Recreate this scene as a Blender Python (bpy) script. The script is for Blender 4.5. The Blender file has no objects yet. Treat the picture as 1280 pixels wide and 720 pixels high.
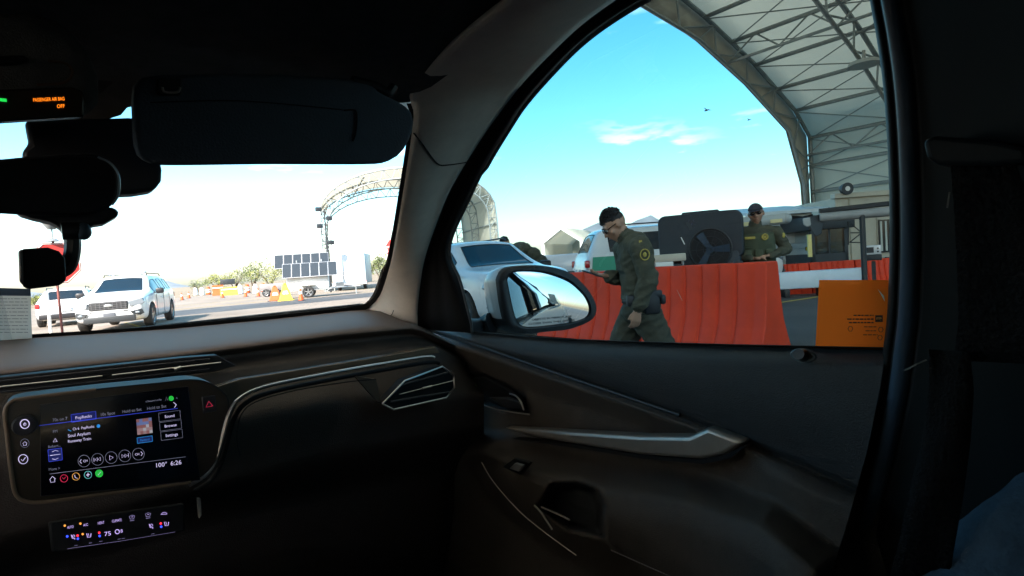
import bpy, bmesh, math, random
import numpy as np
from mathutils import Vector, Matrix, noise
random.seed(7)
S = bpy.context.scene
COL = S.collection
# ---------------------------------------------------------------- camera
CAM = Vector((0.0, 0.0, 1.22)); YAW = math.radians(40.0); PITCH = math.radians(2.45); ROLL = math.radians(4.0); F = 700.0
r0 = Vector((math.cos(YAW), -math.sin(YAW), 0)); f0 = Vector((math.sin(YAW), math.cos(YAW), 0)); k0 = Vector((0, 0, 1))
FW = f0*math.cos(PITCH) - k0*math.sin(PITCH); UP = k0*math.cos(PITCH) + f0*math.sin(PITCH)
CX = r0*math.cos(ROLL) - UP*math.sin(ROLL); CY = r0*math.sin(ROLL) + UP*math.cos(ROLL)
cam = bpy.data.cameras.new('camera'); cam_o = bpy.data.objects.new('camera', cam); COL.objects.link(cam_o)
cam.sensor_width = 36; cam.lens = F/1280*36; cam.clip_start = 0.02; cam.clip_end = 20000
M4 = Matrix((CX, CY, -FW)).transposed().to_4x4(); M4.translation = CAM
cam_o.matrix_world = M4; S.camera = cam_o
# ---------------------------------------------------------------- world, sun, exposure
SUN_AZ = math.radians(-118); SUN_EL = math.radians(40)      # azimuth measured from +Y towards +X
w = bpy.data.worlds.new('World'); S.world = w; w.use_nodes = True
nt = w.node_tree; nt.nodes.clear()
N = nt.nodes.new; LK = nt.links.new
wo = N('ShaderNodeOutputWorld'); bg = N('ShaderNodeBackground'); sk = N('ShaderNodeTexSky')
sk.sky_type = 'NISHITA'; sk.sun_disc = False; sk.sun_elevation = SUN_EL; sk.sun_rotation = SUN_AZ
sk.dust_density = 2.2; sk.air_density = 1.0; sk.ozone_density = 1.0; sk.altitude = 300
tc = N('ShaderNodeTexCoord'); mp = N('ShaderNodeMapping'); mp.inputs['Scale'].default_value = (1.2, 1.2, 7.0)
nz = N('ShaderNodeTexNoise'); nz.inputs['Scale'].default_value = 2.3; nz.inputs['Detail'].default_value = 7; nz.inputs['Roughness'].default_value = .58
cr = N('ShaderNodeValToRGB'); cr.color_ramp.elements[0].position = .60; cr.color_ramp.elements[1].position = .86
mx = N('ShaderNodeMixRGB'); mx.inputs[2].default_value = (13, 13.2, 13.6, 1)
mu = N('ShaderNodeMath'); mu.operation = 'MULTIPLY'; mu.inputs[1].default_value = .55
LK(tc.outputs['Generated'], mp.inputs[0]); LK(mp.outputs[0], nz.inputs['Vector']); LK(nz.outputs['Fac'], cr.inputs[0])
LK(cr.outputs[0], mu.inputs[0]); LK(mu.outputs[0], mx.inputs[0]); hs = N('ShaderNodeHueSaturation'); hs.inputs['Hue'].default_value = .474; hs.inputs['Saturation'].default_value = 1.42; LK(sk.outputs[0], hs.inputs['Color']); LK(hs.outputs[0], mx.inputs[1]); 
# one soft streak of cirrus low over the second officer's side of the sky
_c = (FW*F + CX*(812-640) + CY*(360-166)).normalized(); _t = Vector((_c.y, -_c.x, 0)).normalized()
def VM(op, a, b):
    n_ = N('ShaderNodeVectorMath'); n_.operation = op; LK(a, n_.inputs[0]); n_.inputs[1].default_value = b; return n_
def MM(op, a, b=None, c=None):
    n_ = N('ShaderNodeMath'); n_.operation = op
    for i_, v_ in enumerate((a, b, c)):
        if v_ is None: continue
        if isinstance(v_, (int, float)): n_.inputs[i_].default_value = v_
        else: LK(v_, n_.inputs[i_])
    return n_.outputs[0]
_d = VM('SUBTRACT', tc.outputs['Generated'], tuple(_c)); _u = VM('DOT_PRODUCT', _d.outputs[0], tuple(_t)).outputs['Value']; _z = VM('DOT_PRODUCT', _d.outputs[0], (0, 0, 1)).outputs['Value']
_nz = N('ShaderNodeTexNoise'); _nz.inputs['Scale'].default_value = 14; _nz.inputs['Detail'].default_value = 6; _m2 = N('ShaderNodeMapping'); _m2.inputs['Scale'].default_value = (1, 1, 4); LK(tc.outputs['Generated'], _m2.inputs[0]); LK(_m2.outputs[0], _nz.inputs['Vector'])
_zz = MM('ADD', MM('ADD', _z, MM('MULTIPLY', _u, .16)), MM('MULTIPLY', MM('SUBTRACT', _nz.outputs['Fac'], .5), .10))
_q = MM('ADD', MM('POWER', MM('DIVIDE', MM('ABSOLUTE', _u), .13), 2), MM('POWER', MM('DIVIDE', MM('ABSOLUTE', _zz), .019), 2))
_f = MM('MULTIPLY', MM('POWER', MM('MAXIMUM', MM('SUBTRACT', 1, _q), 0), 1.6), MM('MAXIMUM', MM('MULTIPLY', MM('SUBTRACT', _nz.outputs['Fac'], .34), 1.0), 0))
mx2 = N('ShaderNodeMixRGB'); mx2.inputs[2].default_value = (13, 13.2, 13.6, 1); LK(_f, mx2.inputs[0]); LK(mx.outputs[0], mx2.inputs[1]); LK(mx2.outputs[0], bg.inputs[0])
bg.inputs[1].default_value = 0.15; LK(bg.outputs[0], wo.inputs[0])
sl = bpy.data.lights.new('sun', 'SUN'); sl.energy = 4.5; sl.angle = math.radians(.5); sl.color = (1, .95, .87)
so = bpy.data.objects.new('sun', sl); COL.objects.link(so)
sd = Vector((math.sin(SUN_AZ)*math.cos(SUN_EL), math.cos(SUN_AZ)*math.cos(SUN_EL), math.sin(SUN_EL)))
so.rotation_euler = sd.to_track_quat('Z', 'Y').to_euler(); so.location = sd*60
vs = S.view_settings; vs.view_transform = 'Standard'; vs.look = 'None'; vs.gamma = 1; vs.use_curve_mapping = False; vs.exposure = 2.6
S.cycles.use_denoising = True; S.cycles.max_bounces = 7; S.cycles.diffuse_bounces = 4; S.cycles.glossy_bounces = 4
S.cycles.transparent_max_bounces = 16; S.cycles.sample_clamp_indirect = 4; S.cycles.caustics_reflective = False; S.cycles.caustics_refractive = False
# ---------------------------------------------------------------- pixel -> point on a surface of the place
def ray(px, py): return (FW*F + CX*(px-640) + CY*(360-py)).normalized()
def hit(px, py, n, k):
    n = Vector(n); r = ray(px, py); return CAM + r*((k - n.dot(CAM))/n.dot(r))
DN, DK = (1, 0, .30), .78 + .30*1.09           # passenger door glass plane (leans in at the top)
WN, WK = (.30, 1, 1/.45), 1.62 + 1.12/.45      # windscreen plane
def P(px, py, **k):
    (t, v), = k.items()
    if t == 'x': return hit(px, py, (1, 0, 0), v)
    if t == 'y': return hit(px, py, (0, 1, 0), v)
    if t == 'z': return hit(px, py, (0, 0, 1), v)
    if t == 'd': return CAM + ray(px, py)*(v/ray(px, py).dot(FW))
    if t == 'D': return hit(px, py, DN, DK + v)
    if t == 'W': return hit(px, py, WN, WK + v)
    if t == 'pl': return hit(px, py, v[0], v[1])
def PL(pts, **k): return [P(a, b, **k) for a, b in pts]
# ---------------------------------------------------------------- materials
MATS = {}
def mat(name, col, rough=.6, metal=0, var=.0, vs_=8, bump=0, bs=60, emit=0, spec=.5, trans=0, coat=0, col2=None):
    if name in MATS: return MATS[name]
    m = bpy.data.materials.new(name); m.use_nodes = True; t = m.node_tree; b = t.nodes['Principled BSDF']
    c = (*col, 1); b.inputs['Base Color'].default_value = c; b.inputs['Roughness'].default_value = rough; b.inputs['Metallic'].default_value = metal
    b.inputs['Specular IOR Level'].default_value = spec
    if coat: b.inputs['Coat Weight'].default_value = coat; b.inputs['Coat Roughness'].default_value = .05
    if trans: b.inputs['Transmission Weight'].default_value = trans
    if emit: b.inputs['Emission Color'].default_value = c; b.inputs['Emission Strength'].default_value = emit
    tcn = t.nodes.new('ShaderNodeTexCoord')
    if var or col2:
        n = t.nodes.new('ShaderNodeTexNoise'); n.inputs['Scale'].default_value = vs_; n.inputs['Detail'].default_value = 6; n.inputs['Roughness'].default_value = .65
        t.links.new(tcn.outputs['Object'], n.inputs['Vector'])
        r = t.nodes.new('ShaderNodeValToRGB'); e = r.color_ramp.elements
        e[0].position = .33; e[1].position = .68
        a = col2 if col2 else tuple(max(0, x*(1-var)) for x in col); bb = col if col2 else tuple(min(1, x*(1+var)) for x in col)
        e[0].color = (*a, 1); e[1].color = (*bb, 1)
        t.links.new(n.outputs['Fac'], r.inputs[0]); t.links.new(r.outputs[0], b.inputs['Base Color'])
        mr = t.nodes.new('ShaderNodeMapRange'); mr.inputs[3].default_value = max(0.02, rough-.12); mr.inputs[4].default_value = min(1, rough+.12)
        t.links.new(n.outputs['Fac'], mr.inputs[0]); t.links.new(mr.outputs[0], b.inputs['Roughness'])
    if bump:
        n2 = t.nodes.new('ShaderNodeTexNoise'); n2.inputs['Scale'].default_value = bs; n2.inputs['Detail'].default_value = 4
        t.links.new(tcn.outputs['Object'], n2.inputs['Vector'])
        bp = t.nodes.new('ShaderNodeBump'); bp.inputs['Strength'].default_value = bump; bp.inputs['Distance'].default_value = .01
        t.links.new(n2.outputs['Fac'], bp.inputs['Height']); t.links.new(bp.outputs[0], b.inputs['Normal'])
    MATS[name] = m; return m
def glassmat(name, tint, refl=.08, rough=.0):
    m = bpy.data.materials.new(name); m.use_nodes = True; t = m.node_tree; t.nodes.clear()
    o = t.nodes.new('ShaderNodeOutputMaterial'); a = t.nodes.new('ShaderNodeBsdfTransparent'); g = t.nodes.new('ShaderNodeBsdfGlossy')
    x = t.nodes.new('ShaderNodeMixShader'); fr = t.nodes.new('ShaderNodeLayerWeight'); fr.inputs[0].default_value = .5; pw = t.nodes.new('ShaderNodeMath'); pw.operation = 'POWER'; pw.inputs[1].default_value = 5; ad = t.nodes.new('ShaderNodeMath'); ad.operation = 'ADD'; ad.inputs[1].default_value = refl; ad.use_clamp = True
    a.inputs[0].default_value = (*tint, 1); g.inputs['Roughness'].default_value = rough; g.inputs[0].default_value = (1, 1, 1, 1)
    t.links.new(fr.outputs[1], pw.inputs[0]); t.links.new(pw.outputs[0], ad.inputs[0])
    t.links.new(ad.outputs[0], x.inputs[0]); t.links.new(a.outputs[0], x.inputs[1]); t.links.new(g.outputs[0], x.inputs[2]); t.links.new(x.outputs[0], o.inputs[0])
    MATS[name] = m; return m
# interior
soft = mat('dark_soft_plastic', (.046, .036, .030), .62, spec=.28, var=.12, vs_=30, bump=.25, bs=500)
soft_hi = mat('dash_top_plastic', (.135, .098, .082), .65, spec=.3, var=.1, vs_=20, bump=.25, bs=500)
brownp = mat('brown_soft_plastic', (.064, .052, .043), .62, spec=.25, var=.15, vs_=30, bump=.2, bs=500)
liner = mat('headliner_cloth', (.085, .083, .080), .95, spec=.1, var=.2, vs_=40, bump=.2, bs=700)
trimg = mat('pillar_trim_grey', (.80, .71, .63), .7, spec=.25, var=.06, vs_=30, bump=.15, bs=600)
rubber = mat('black_rubber', (.008, .008, .009), .6, spec=.2)
piano = mat('piano_black', (.030, .022, .015), .2)
blackp = mat('black_plastic', (.018, .018, .021), .45, spec=.4)
chrome = mat('satin_chrome', (.55, .53, .50), .28, 1)
silver = mat('brushed_silver_trim', (.34, .30, .26), .42, .7, var=.06, vs_=60)
bezelm = mat('bronze_bezel', (.15, .105, .07), .6, .15, spec=.3)
web = mat('belt_webbing', (.008, .008, .009), .95, spec=.1, var=.4, vs_=220, bump=.8, bs=260)
# exterior
white = mat('white_paint', (.62, .64, .66), .22, coat=.6, var=.02, vs_=3)
whitep = mat('white_weathered_paint', (.70, .70, .68), .5, var=.08, vs_=4)
carglass = mat('dark_car_glass', (.008, .016, .025), .06, spec=.45)
tyre = mat('tyre_rubber', (.02, .02, .02), .85, bump=.3)
alloy = mat('alloy_wheel', (.35, .36, .37), .3, .8)
steel = mat('galvanised_steel', (.32, .34, .35), .45, .6, var=.15, vs_=9)
truss_m = mat('dull_truss_steel', (.27, .30, .30), .55, .4, var=.15, vs_=5)
orange = mat('orange_red_polyethylene', (.68, .048, .012), .55, spec=.3, var=.2, vs_=1.6, bump=.08, bs=30)
orange2 = mat('faded_orange_plastic', (.62, .12, .045), .55, var=.15, vs_=5)
yellowm = mat('safety_yellow', (.75, .55, .03), .5)
redsign = mat('red_sign_face', (.55, .035, .03), .45, var=.1, vs_=6)
darkmetal = mat('dark_metal', (.03, .035, .04), .5, .3)
cream = mat('cream_panel', (.48, .46, .38), .65, var=.08, vs_=3)
headl = mat('headlamp_lens', (.22, .26, .30), .08, spec=.8, coat=.6)
tail = mat('tail_lamp_red', (.5, .02, .02), .15, coat=.6)
chromeb = mat('bright_chrome', (.8, .8, .8), .12, 1)
win_clear = glassmat('windscreen_glass', (.64, .635, .63), .03)
win_side = glassmat('tinted_side_glass', (.285, .335, .34), .025)
win_dark = glassmat('privacy_glass', (.06, .065, .07), .42)
# ---------------------------------------------------------------- mesh builder
class MB:
    def __init__(s): s.v = []; s.f = []; s.m = []; s.sm = []
    def add(s, vs, fs, m=0, smooth=True):
        o = len(s.v); s.v += [tuple(v) for v in vs]; s.f += [tuple(i+o for i in f) for f in fs]; s.m += [m]*len(fs); s.sm += [smooth]*len(fs); return s
    def box(s, c, d, rz=0, m=0, R=None, bev=0):
        c = Vector(c); R = R or Matrix.Rotation(rz, 3, 'Z')
        if bev:
            bm = bmesh.new(); bmesh.ops.create_cube(bm, size=1); bmesh.ops.scale(bm, vec=d, verts=bm.verts)
            bmesh.ops.bevel(bm, geom=list(bm.edges), offset=min(bev, min(d)*.45), segments=2, affect='EDGES', profile=.5)
            bm.verts.index_update()
            s.add([c + R @ v.co for v in bm.verts], [[v.index for v in f.verts] for f in bm.faces], m); bm.free(); return s
        q = [c + R @ Vector((a*d[0]/2, b*d[1]/2, e*d[2]/2)) for e in (-1, 1) for b in (-1, 1) for a in (-1, 1)]
        return s.add(q, [(0, 2, 3, 1), (4, 5, 7, 6), (0, 1, 5, 4), (2, 6, 7, 3), (0, 4, 6, 2), (1, 3, 7, 5)], m, False)
    def tube(s, pts, r, n=8, m=0, closed=False):
        pts = [Vector(p) for p in pts]; k = len(pts); rr = r if isinstance(r, (list, tuple)) else [r]*k; vs = []; up = None
        for i, p in enumerate(pts):
            a = pts[(i-1) % k] if (i > 0 or closed) else p; b = pts[(i+1) % k] if (i < k-1 or closed) else p
            t = (b-a).normalized()
            if up is None: up = t.orthogonal().normalized()
            up = (up - t*up.dot(t)); up = up.normalized() if up.length > 1e-6 else t.orthogonal().normalized()
            q = t.cross(up)
            vs += [p + (up*math.cos(2*math.pi*j/n) + q*math.sin(2*math.pi*j/n))*rr[i] for j in range(n)]
        fs = []
        for i in range(k if closed else k-1):
            i2 = (i+1) % k
            fs += [(i*n+j, i*n+(j+1) % n, i2*n+(j+1) % n, i2*n+j) for j in range(n)]
        if not closed: fs += [tuple(range(n))[::-1], tuple(range((k-1)*n, k*n))]
        return s.add(vs, fs, m)
    def cyl(s, a, b, r, r2=None, n=16, m=0): return s.tube([a, b], [r, r if r2 is None else r2], n, m)
    def prism(s, pts, vec, m=0, smooth=False):
        vec = Vector(vec); n = len(pts); a = [Vector(p) for p in pts]
        return s.add(a + [p+vec for p in a], [tuple(range(n))[::-1], tuple(range(n, 2*n))] + [(i, (i+1) % n, n+(i+1) % n, n+i) for i in range(n)], m, smooth)
    def poly(s, pts, m=0): return s.add(pts, [tuple(range(len(pts)))], m, False)
    def grid(s, rows, m=0, mf=None):
        nc = len(rows[0]); vs = [p for r in rows for p in r]; o = len(s.v); s.v += [tuple(v) for v in vs]
        for i in range(len(rows)-1):
            for j in range(nc-1):
                s.f.append((o+i*nc+j, o+i*nc+j+1, o+(i+1)*nc+j+1, o+(i+1)*nc+j)); s.m.append(mf(i, j) if mf else m); s.sm.append(True)
        return s
    def ball(s, c, r, m=0, nu=14, nv=9, R=None):
        c = Vector(c); r = r if isinstance(r, (list, tuple)) else (r, r, r); vs = []; fs = []
        for i in range(nv+1):
            a = math.pi*i/nv
            for j in range(nu):
                b = 2*math.pi*j/nu; q = Vector((r[0]*math.sin(a)*math.cos(b), r[1]*math.sin(a)*math.sin(b), r[2]*math.cos(a)))
                vs.append(c + (R @ q if R else q))
        for i in range(nv):
            for j in range(nu): fs.append((i*nu+j, (i+1)*nu+j, (i+1)*nu+(j+1) % nu, i*nu+(j+1) % nu))
        return s.add(vs, fs, m)
    def build(s, name, mats, parent=None, bevel=0, auto=40, seg=2, solid=0, loc=None):
        me = bpy.data.meshes.new(name); me.from_pydata(s.v, [], s.f)
        for x in (mats if isinstance(mats, (list, tuple)) else [mats]): me.materials.append(x)
        me.polygons.foreach_set('material_index', s.m); me.polygons.foreach_set('use_smooth', s.sm)
        bm = bmesh.new(); bm.from_mesh(me)
        bmesh.ops.remove_doubles(bm, verts=bm.verts, dist=1e-5); bmesh.ops.recalc_face_normals(bm, faces=bm.faces)
        bm.to_mesh(me); bm.free()
        if auto: me.set_sharp_from_angle(angle=math.radians(auto))
        o = bpy.data.objects.new(name, me); COL.objects.link(o)
        if parent: o.parent = parent; o.matrix_parent_inverse = Matrix()
        if parent and parent.get('_inv'): pass
        if solid: md = o.modifiers.new('s', 'SOLIDIFY'); md.thickness = solid; md.offset = -1
        if bevel: md = o.modifiers.new('b', 'BEVEL'); md.width = bevel; md.segments = seg; md.limit_method = 'ANGLE'; md.angle_limit = math.radians(35)
        return o
def tag(o, label=None, cat=None, group=None, kind=None):
    for k, v in (('label', label), ('category', cat), ('group', group), ('kind', kind)):
        if v: o[k] = v
    return o
def empty(name, loc=(0, 0, 0), rz=0, **k):
    o = bpy.data.objects.new(name, None); COL.objects.link(o); o.location = loc; o.rotation_euler = (0, 0, rz); o.empty_display_size = .1
    return tag(o, **k)
def tree_copy(o, parent=None):
    c = o.copy(); COL.objects.link(c)
    if parent: c.parent = parent
    for ch in list(o.children): tree_copy(ch, c)
    return c
def root_at(name, loc, rz=0, **k):
    """a thing whose parts are written in world coordinates: parts(mb) shifts them to the base"""
    return empty(name, loc, rz, **k)
def world_parent(o, root):
    """parent while leaving the part where it stands"""
    o.parent = root; o.matrix_parent_inverse = Matrix.Translation(-Vector(root.location)); return o
_txt = {}
def text_shape(st, bold=False):
    if st in _txt: return _txt[st]
    cu = bpy.data.curves.new('t', 'FONT'); cu.body = st; cu.size = 1; cu.resolution_u = 3
    if bold: cu.offset = .02
    o = bpy.data.objects.new('t', cu); COL.objects.link(o); bpy.context.view_layer.update()
    me = o.evaluated_get(bpy.context.evaluated_depsgraph_get()).to_mesh()
    r = ([tuple(v.co) for v in me.vertices], [tuple(p.vertices) for p in me.polygons]); o.to_mesh_clear()
    bpy.data.objects.remove(o); bpy.data.curves.remove(cu); _txt[st] = r; return r
def text_on(mb, st, org, ux, uy, size, m=0, bold=False, mirror=False, center=False, width=None):
    """flat lettering laid on a surface: org + x*ux + y*uy"""
    v, f = text_shape(st, bold); xs = [a[0] for a in v]; w0, w1 = min(xs), max(xs)
    org = Vector(org); ux = Vector(ux).normalized()*size; uy = Vector(uy).normalized()*size; sx = 1
    if width: sx = width/((w1-w0)*size)
    off = (w0+w1)/2 if center else w0
    mb.add([org + ux*((a[0]-off)*sx*(-1 if mirror else 1)) + uy*a[1] for a in v], f, m, False)
def lerp(a, b, t): return a + (b-a)*t
def resamp(pts, n):
    """resample a pixel polyline with a smooth (Catmull-Rom) curve"""
    p = [np.array(q, float) for q in pts]; L = [0]
    for a, b in zip(p, p[1:]): L.append(L[-1] + max(1e-6, np.linalg.norm(b-a)))
    out = []
    for i in range(n):
        s_ = L[-1]*i/(n-1); k = min(len(p)-2, max(0, np.searchsorted(L, s_, 'right')-1)); t = (s_-L[k])/(L[k+1]-L[k])
        p0 = p[max(0, k-1)]; p1 = p[k]; p2 = p[k+1]; p3 = p[min(len(p)-1, k+2)]
        c = .5*((2*p1) + (-p0+p2)*t + (2*p0-5*p1+4*p2-p3)*t*t + (-p0+3*p1-3*p2+p3)*t**3)
        out.append(tuple(c))
    return out
def sstep(a, b, x):
    t = min(1, max(0, (x-a)/(b-a))); return t*t*(3-2*t)
def interp(pts, x):
    """y of a polyline (sorted in x) at x"""
    return float(np.interp(x, [p[0] for p in pts], [p[1] for p in pts]))
# ================================================================ SETTING
def ground_mat(name, a, b, rough, sc=.35, fine=(.85, 1.12), bump=.4):
    m = bpy.data.materials.new(name); m.use_nodes = True; t = m.node_tree; p = t.nodes['Principled BSDF']
    tcn = t.nodes.new('ShaderNodeTexCoord'); n1 = t.nodes.new('ShaderNodeTexNoise'); n1.inputs['Scale'].default_value = sc; n1.inputs['Detail'].default_value = 9; n1.inputs['Roughness'].default_value = .6
    n2 = t.nodes.new('ShaderNodeTexNoise'); n2.inputs['Scale'].default_value = 60; n2.inputs['Detail'].default_value = 4
    r = t.nodes.new('ShaderNodeValToRGB'); r.color_ramp.elements[0].position = .35; r.color_ramp.elements[1].position = .7
    r.color_ramp.elements[0].color = (*a, 1); r.color_ramp.elements[1].color = (*b, 1)
    mr = t.nodes.new('ShaderNodeMapRange'); mr.inputs[1].default_value = .3; mr.inputs[2].default_value = .7; mr.inputs[3].default_value = fine[0]; mr.inputs[4].default_value = fine[1]
    mm = t.nodes.new('ShaderNodeMixRGB'); mm.blend_type = 'MULTIPLY'; mm.inputs[0].default_value = 1
    L = t.links.new; L(tcn.outputs['Object'], n1.inputs['Vector']); L(tcn.outputs['Object'], n2.inputs['Vector']); L(n1.outputs['Fac'], r.inputs[0]); L(n2.outputs['Fac'], mr.inputs[0])
    L(r.outputs[0], mm.inputs[1]); L(mr.outputs[0], mm.inputs[2]); L(mm.outputs[0], p.inputs['Base Color'])
    bp = t.nodes.new('ShaderNodeBump'); bp.inputs['Strength'].default_value = bump; bp.inputs['Distance'].default_value = .01; L(n2.outputs['Fac'], bp.inputs['Height']); L(bp.outputs[0], p.inputs['Normal'])
    p.inputs['Roughness'].default_value = rough; return m
g_desert = ground_mat('desert_ground', (.16, .12, .075), (.26, .20, .135), .95, .06)
g_conc = ground_mat('pale_concrete', (.17, .135, .105), (.25, .205, .165), .85, .3)
g_asph = ground_mat('asphalt', (.040, .042, .045), (.075, .075, .078), .8, .4)
def sheet(name, x0, x1, y0, y1, z, m):
    o = MB().poly([(x0, y0, z), (x1, y0, z), (x1, y1, z), (x0, y1, z)]).build(name, m); return tag(o, kind='structure')
sheet('ground', -6000, 6000, -6000, 6000, 0, g_desert)
sheet('concrete_apron', -14, 60, 13, 75, .004, g_conc)
sheet('road', -30, 60, -60, 13, .008, g_asph)
sheet('shadow_strip', 2.8, 32, 27.5, 33.5, .008, g_asph)  # shadow band across the apron, laid as a dark asphalt-coloured sheet
ln = MB()
for (x0, y0, x1, y1, wd) in [(2.4, 14, 2.4, 26, .12), (1.0, 35, 40, 37.0, .15), (1.0, 41, 40, 43.5, .15)]:
    d = Vector((x1-x0, y1-y0, 0)).normalized(); q = Vector((-d.y, d.x, 0))*wd/2; a = Vector((x0, y0, .014)); b = Vector((x1, y1, .014))
    ln.poly([a-q, a+q, b+q, b-q], 0)
a = P(985, 378, z=0); b = P(1024, 372, z=0); q = Vector((.03, .12, 0)); 
yel = mat('yellow_road_paint', (.5, .36, .05), .7, var=.25, vs_=20); wpaint = mat('white_road_paint', (.6, .6, .58), .7, var=.2, vs_=20)
z = Vector((0, 0, .014))
dv = (b-a).normalized()*8; ln.poly([a-dv*.3+z, a-dv*.3+q+z, b+dv+q+z, b+dv+z], 0)
a = P(978, 371, z=0); b = P(1024, 371.5, z=0); dv = (b-a).normalized()*8; q = Vector((.05, .3, 0)); ln.poly([a-dv*.3+z, a-dv*.3+q+z, b+dv+q+z, b+dv+z], 1)
tag(ln.build('road_marking', [yel, wpaint]), kind='structure')
# hills
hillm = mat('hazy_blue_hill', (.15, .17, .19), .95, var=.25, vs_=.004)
def ridge(pts, d, thick=900):
    """pixel skyline at distance d, a long ridge with slopes front and back"""
    rows = [[], [], [], [], []]; n = 60; pp = resamp(pts, n)
    for i, (x, y) in enumerate(pp):
        t = P(x, y, d=d); t.z = max(2, t.z + noise.noise(Vector((x*.13, 3, d)))*t.z*.16); out = (Vector((t.x, t.y, 0))).normalized(); side = .0
        for r, (o_, h) in enumerate([(-thick*.5, 0), (-thick*.22, .55), (0, 1), (thick*.25, .6), (thick*.5, 0)]):
            z_ = t.z*h*(1 + .22*noise.noise(Vector((x*.21, r*3.1, 1))) if 0 < h < 1 else 1)-(.5 if h == 0 else 0)
            rows[r].append(Vector((t.x, t.y, 0)) + out*o_ + Vector((0, 0, z_)))
    return MB().grid(rows)
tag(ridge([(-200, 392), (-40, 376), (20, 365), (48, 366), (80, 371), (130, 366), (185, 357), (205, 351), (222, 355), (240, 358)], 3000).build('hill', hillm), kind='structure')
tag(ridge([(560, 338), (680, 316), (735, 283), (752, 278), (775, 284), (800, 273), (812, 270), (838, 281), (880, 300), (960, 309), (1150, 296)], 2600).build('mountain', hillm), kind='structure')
# ---------------------------------------------------------------- fabric hangars
fabric = mat('cream_fabric', (.76, .72, .62), .8, var=.05, vs_=.6)
_t = fabric.node_tree; _p = _t.nodes['Principled BSDF']; _o = [q for q in _t.nodes if q.type == 'OUTPUT_MATERIAL'][0]; _tr = _t.nodes.new('ShaderNodeBsdfTranslucent'); _tr.inputs[0].default_value = (.72, .70, .63, 1); _mx = _t.nodes.new('ShaderNodeMixShader'); _mx.inputs[0].default_value = .55
_t.links.new(_p.outputs[0], _mx.inputs[1]); _t.links.new(_tr.outputs[0], _mx.inputs[2]); _t.links.new(_mx.outputs[0], _o.inputs[0])
def hangar(root, half_out, half_in, ys, parent_loc, purl, strip=True, fab_alpha=None, brace=True):
    """half profiles (x, z) from the middle outwards; ys = arch stations (local)"""
    full = lambda h: [(-x, z) for x, z in reversed(h)] + [(x, z) for x, z in h if x > .01]
    O, I = full(half_out), full(half_in); loc = Vector(parent_loc)
    def part(mb, name, m, **k): o = mb.build(name, m, **k); o.parent = root; return o
    y0, y1 = ys[0], ys[-1]
    # fabric with a little sag between stations
    rows = []
    off = lambda x, z, e: (x*(1+e/30), z+e)
    nyy = (len(ys)-1)*4
    for j in range(nyy+1):
        y = lerp(y0+.12, y1-.05, j/nyy); sag = .10*abs(math.sin(math.pi*4*j/4/1*.25*1))
        sag = .08*math.sin(math.pi*((j % 4)/4))
        rows.append([Vector((x, y, max(0, z+.12-(sag if z > 1 else 0)))) for x, z in O])
    part(MB().grid(rows), 'fabric_cover', fabric, solid=-.03, auto=0)
    if strip:
        part(MB().grid([[Vector((x, y0+.16, z+.12 if z > .1 else 0)) for x, z in O], [Vector((x, y0+.16, z+.02 if z > .1 else 0)) for x, z in I_for(O, I)]]), 'fabric_valance', mat('weathered_valance', (.46, .43, .36), .8, var=.12, vs_=2), solid=.02)
    for y in ys:
        t = MB()
        t.tube([(x, y, z) for x, z in O], .075, 6); t.tube([(x, y, z) for x, z in I], .065, 6)
        # webbing zig-zag
        def walk(h, n):
            L = [0]
            for a, b in zip(h, h[1:]): L.append(L[-1]+math.hypot(b[0]-a[0], b[1]-a[1]))
            return [(float(np.interp(L[-1]*i/n, L, [p[0] for p in h])), float(np.interp(L[-1]*i/n, L, [p[1] for p in h]))) for i in range(n+1)]
        n = 56; a, b = walk(O, n), walk(I, n)
        for i in range(n):
            p, q = (a[i], b[i+1]) if i % 2 == 0 else (b[i], a[i+1]); t.tube([(p[0], y, p[1]), (q[0], y, q[1])], .035, 5)
            if i % 4 == 0: t.tube([(a[i][0], y, a[i][1]), (b[i][0], y, b[i][1])], .03, 5)
        part(t, 'arch_truss', truss_m)
    for sgn in (-1, 1):
        for k, (x, z, lat) in enumerate(purl):
            t = MB(); t.tube([(sgn*x, y0, z), (sgn*x, y1, z)], .07, 6)
            if lat:
                t.tube([(sgn*(x-.25), y0, z-.75), (sgn*(x-.25), y1, z-.75)], .05, 6); nn = int((y0-y1)/.85)
                for i in range(nn):
                    a_, b_ = (z, z-.75) if i % 2 else (z-.75, z); xa, xb = (x, x-.25) if i % 2 else (x-.25, x)
                    t.tube([(sgn*xa, lerp(y0, y1, i/nn), a_), (sgn*xb, lerp(y0, y1, (i+1)/nn), b_)], .03, 5)
            part(t, 'purlin', truss_m)
        if brace:
            t = MB()
            for j in range(len(ys)-1):
                for k in range(len(purl)-1):
                    (xa, za, _), (xb, zb, _) = purl[k], purl[k+1]
                    if (j+k) % 2 == 0 or k > 2:
                        t.tube([(sgn*xa, ys[j], za-.05), (sgn*xb, ys[j+1], zb-.05)], .022, 5); t.tube([(sgn*xa, ys[j+1], za-.05), (sgn*xb, ys[j], zb-.05)], .022, 5)
            part(t, 'cross_brace', truss_m)
def I_for(O, I):
    out = []
    for i, (x, z) in enumerate(O):
        j = min(range(len(I)), key=lambda k: (I[k][0]-x)**2 + (I[k][1]-z)**2) if abs(x) > 1 else len(I)//2
        out.append(I[j])
    return out
hg = empty('fabric_hangar', (0, 0, 0)); tag(hg, 'huge open-ended cream fabric hangar on steel trusses arching over the checkpoint at upper right', 'hangar')
HO = [(0, 11.2), (6, 10.95), (12, 10.2), (17.5, 8.97), (20.84, 7.98), (24.08, 6.70), (25.52, 5.67), (25.55, 3.39), (25.6, 0)]
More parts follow.
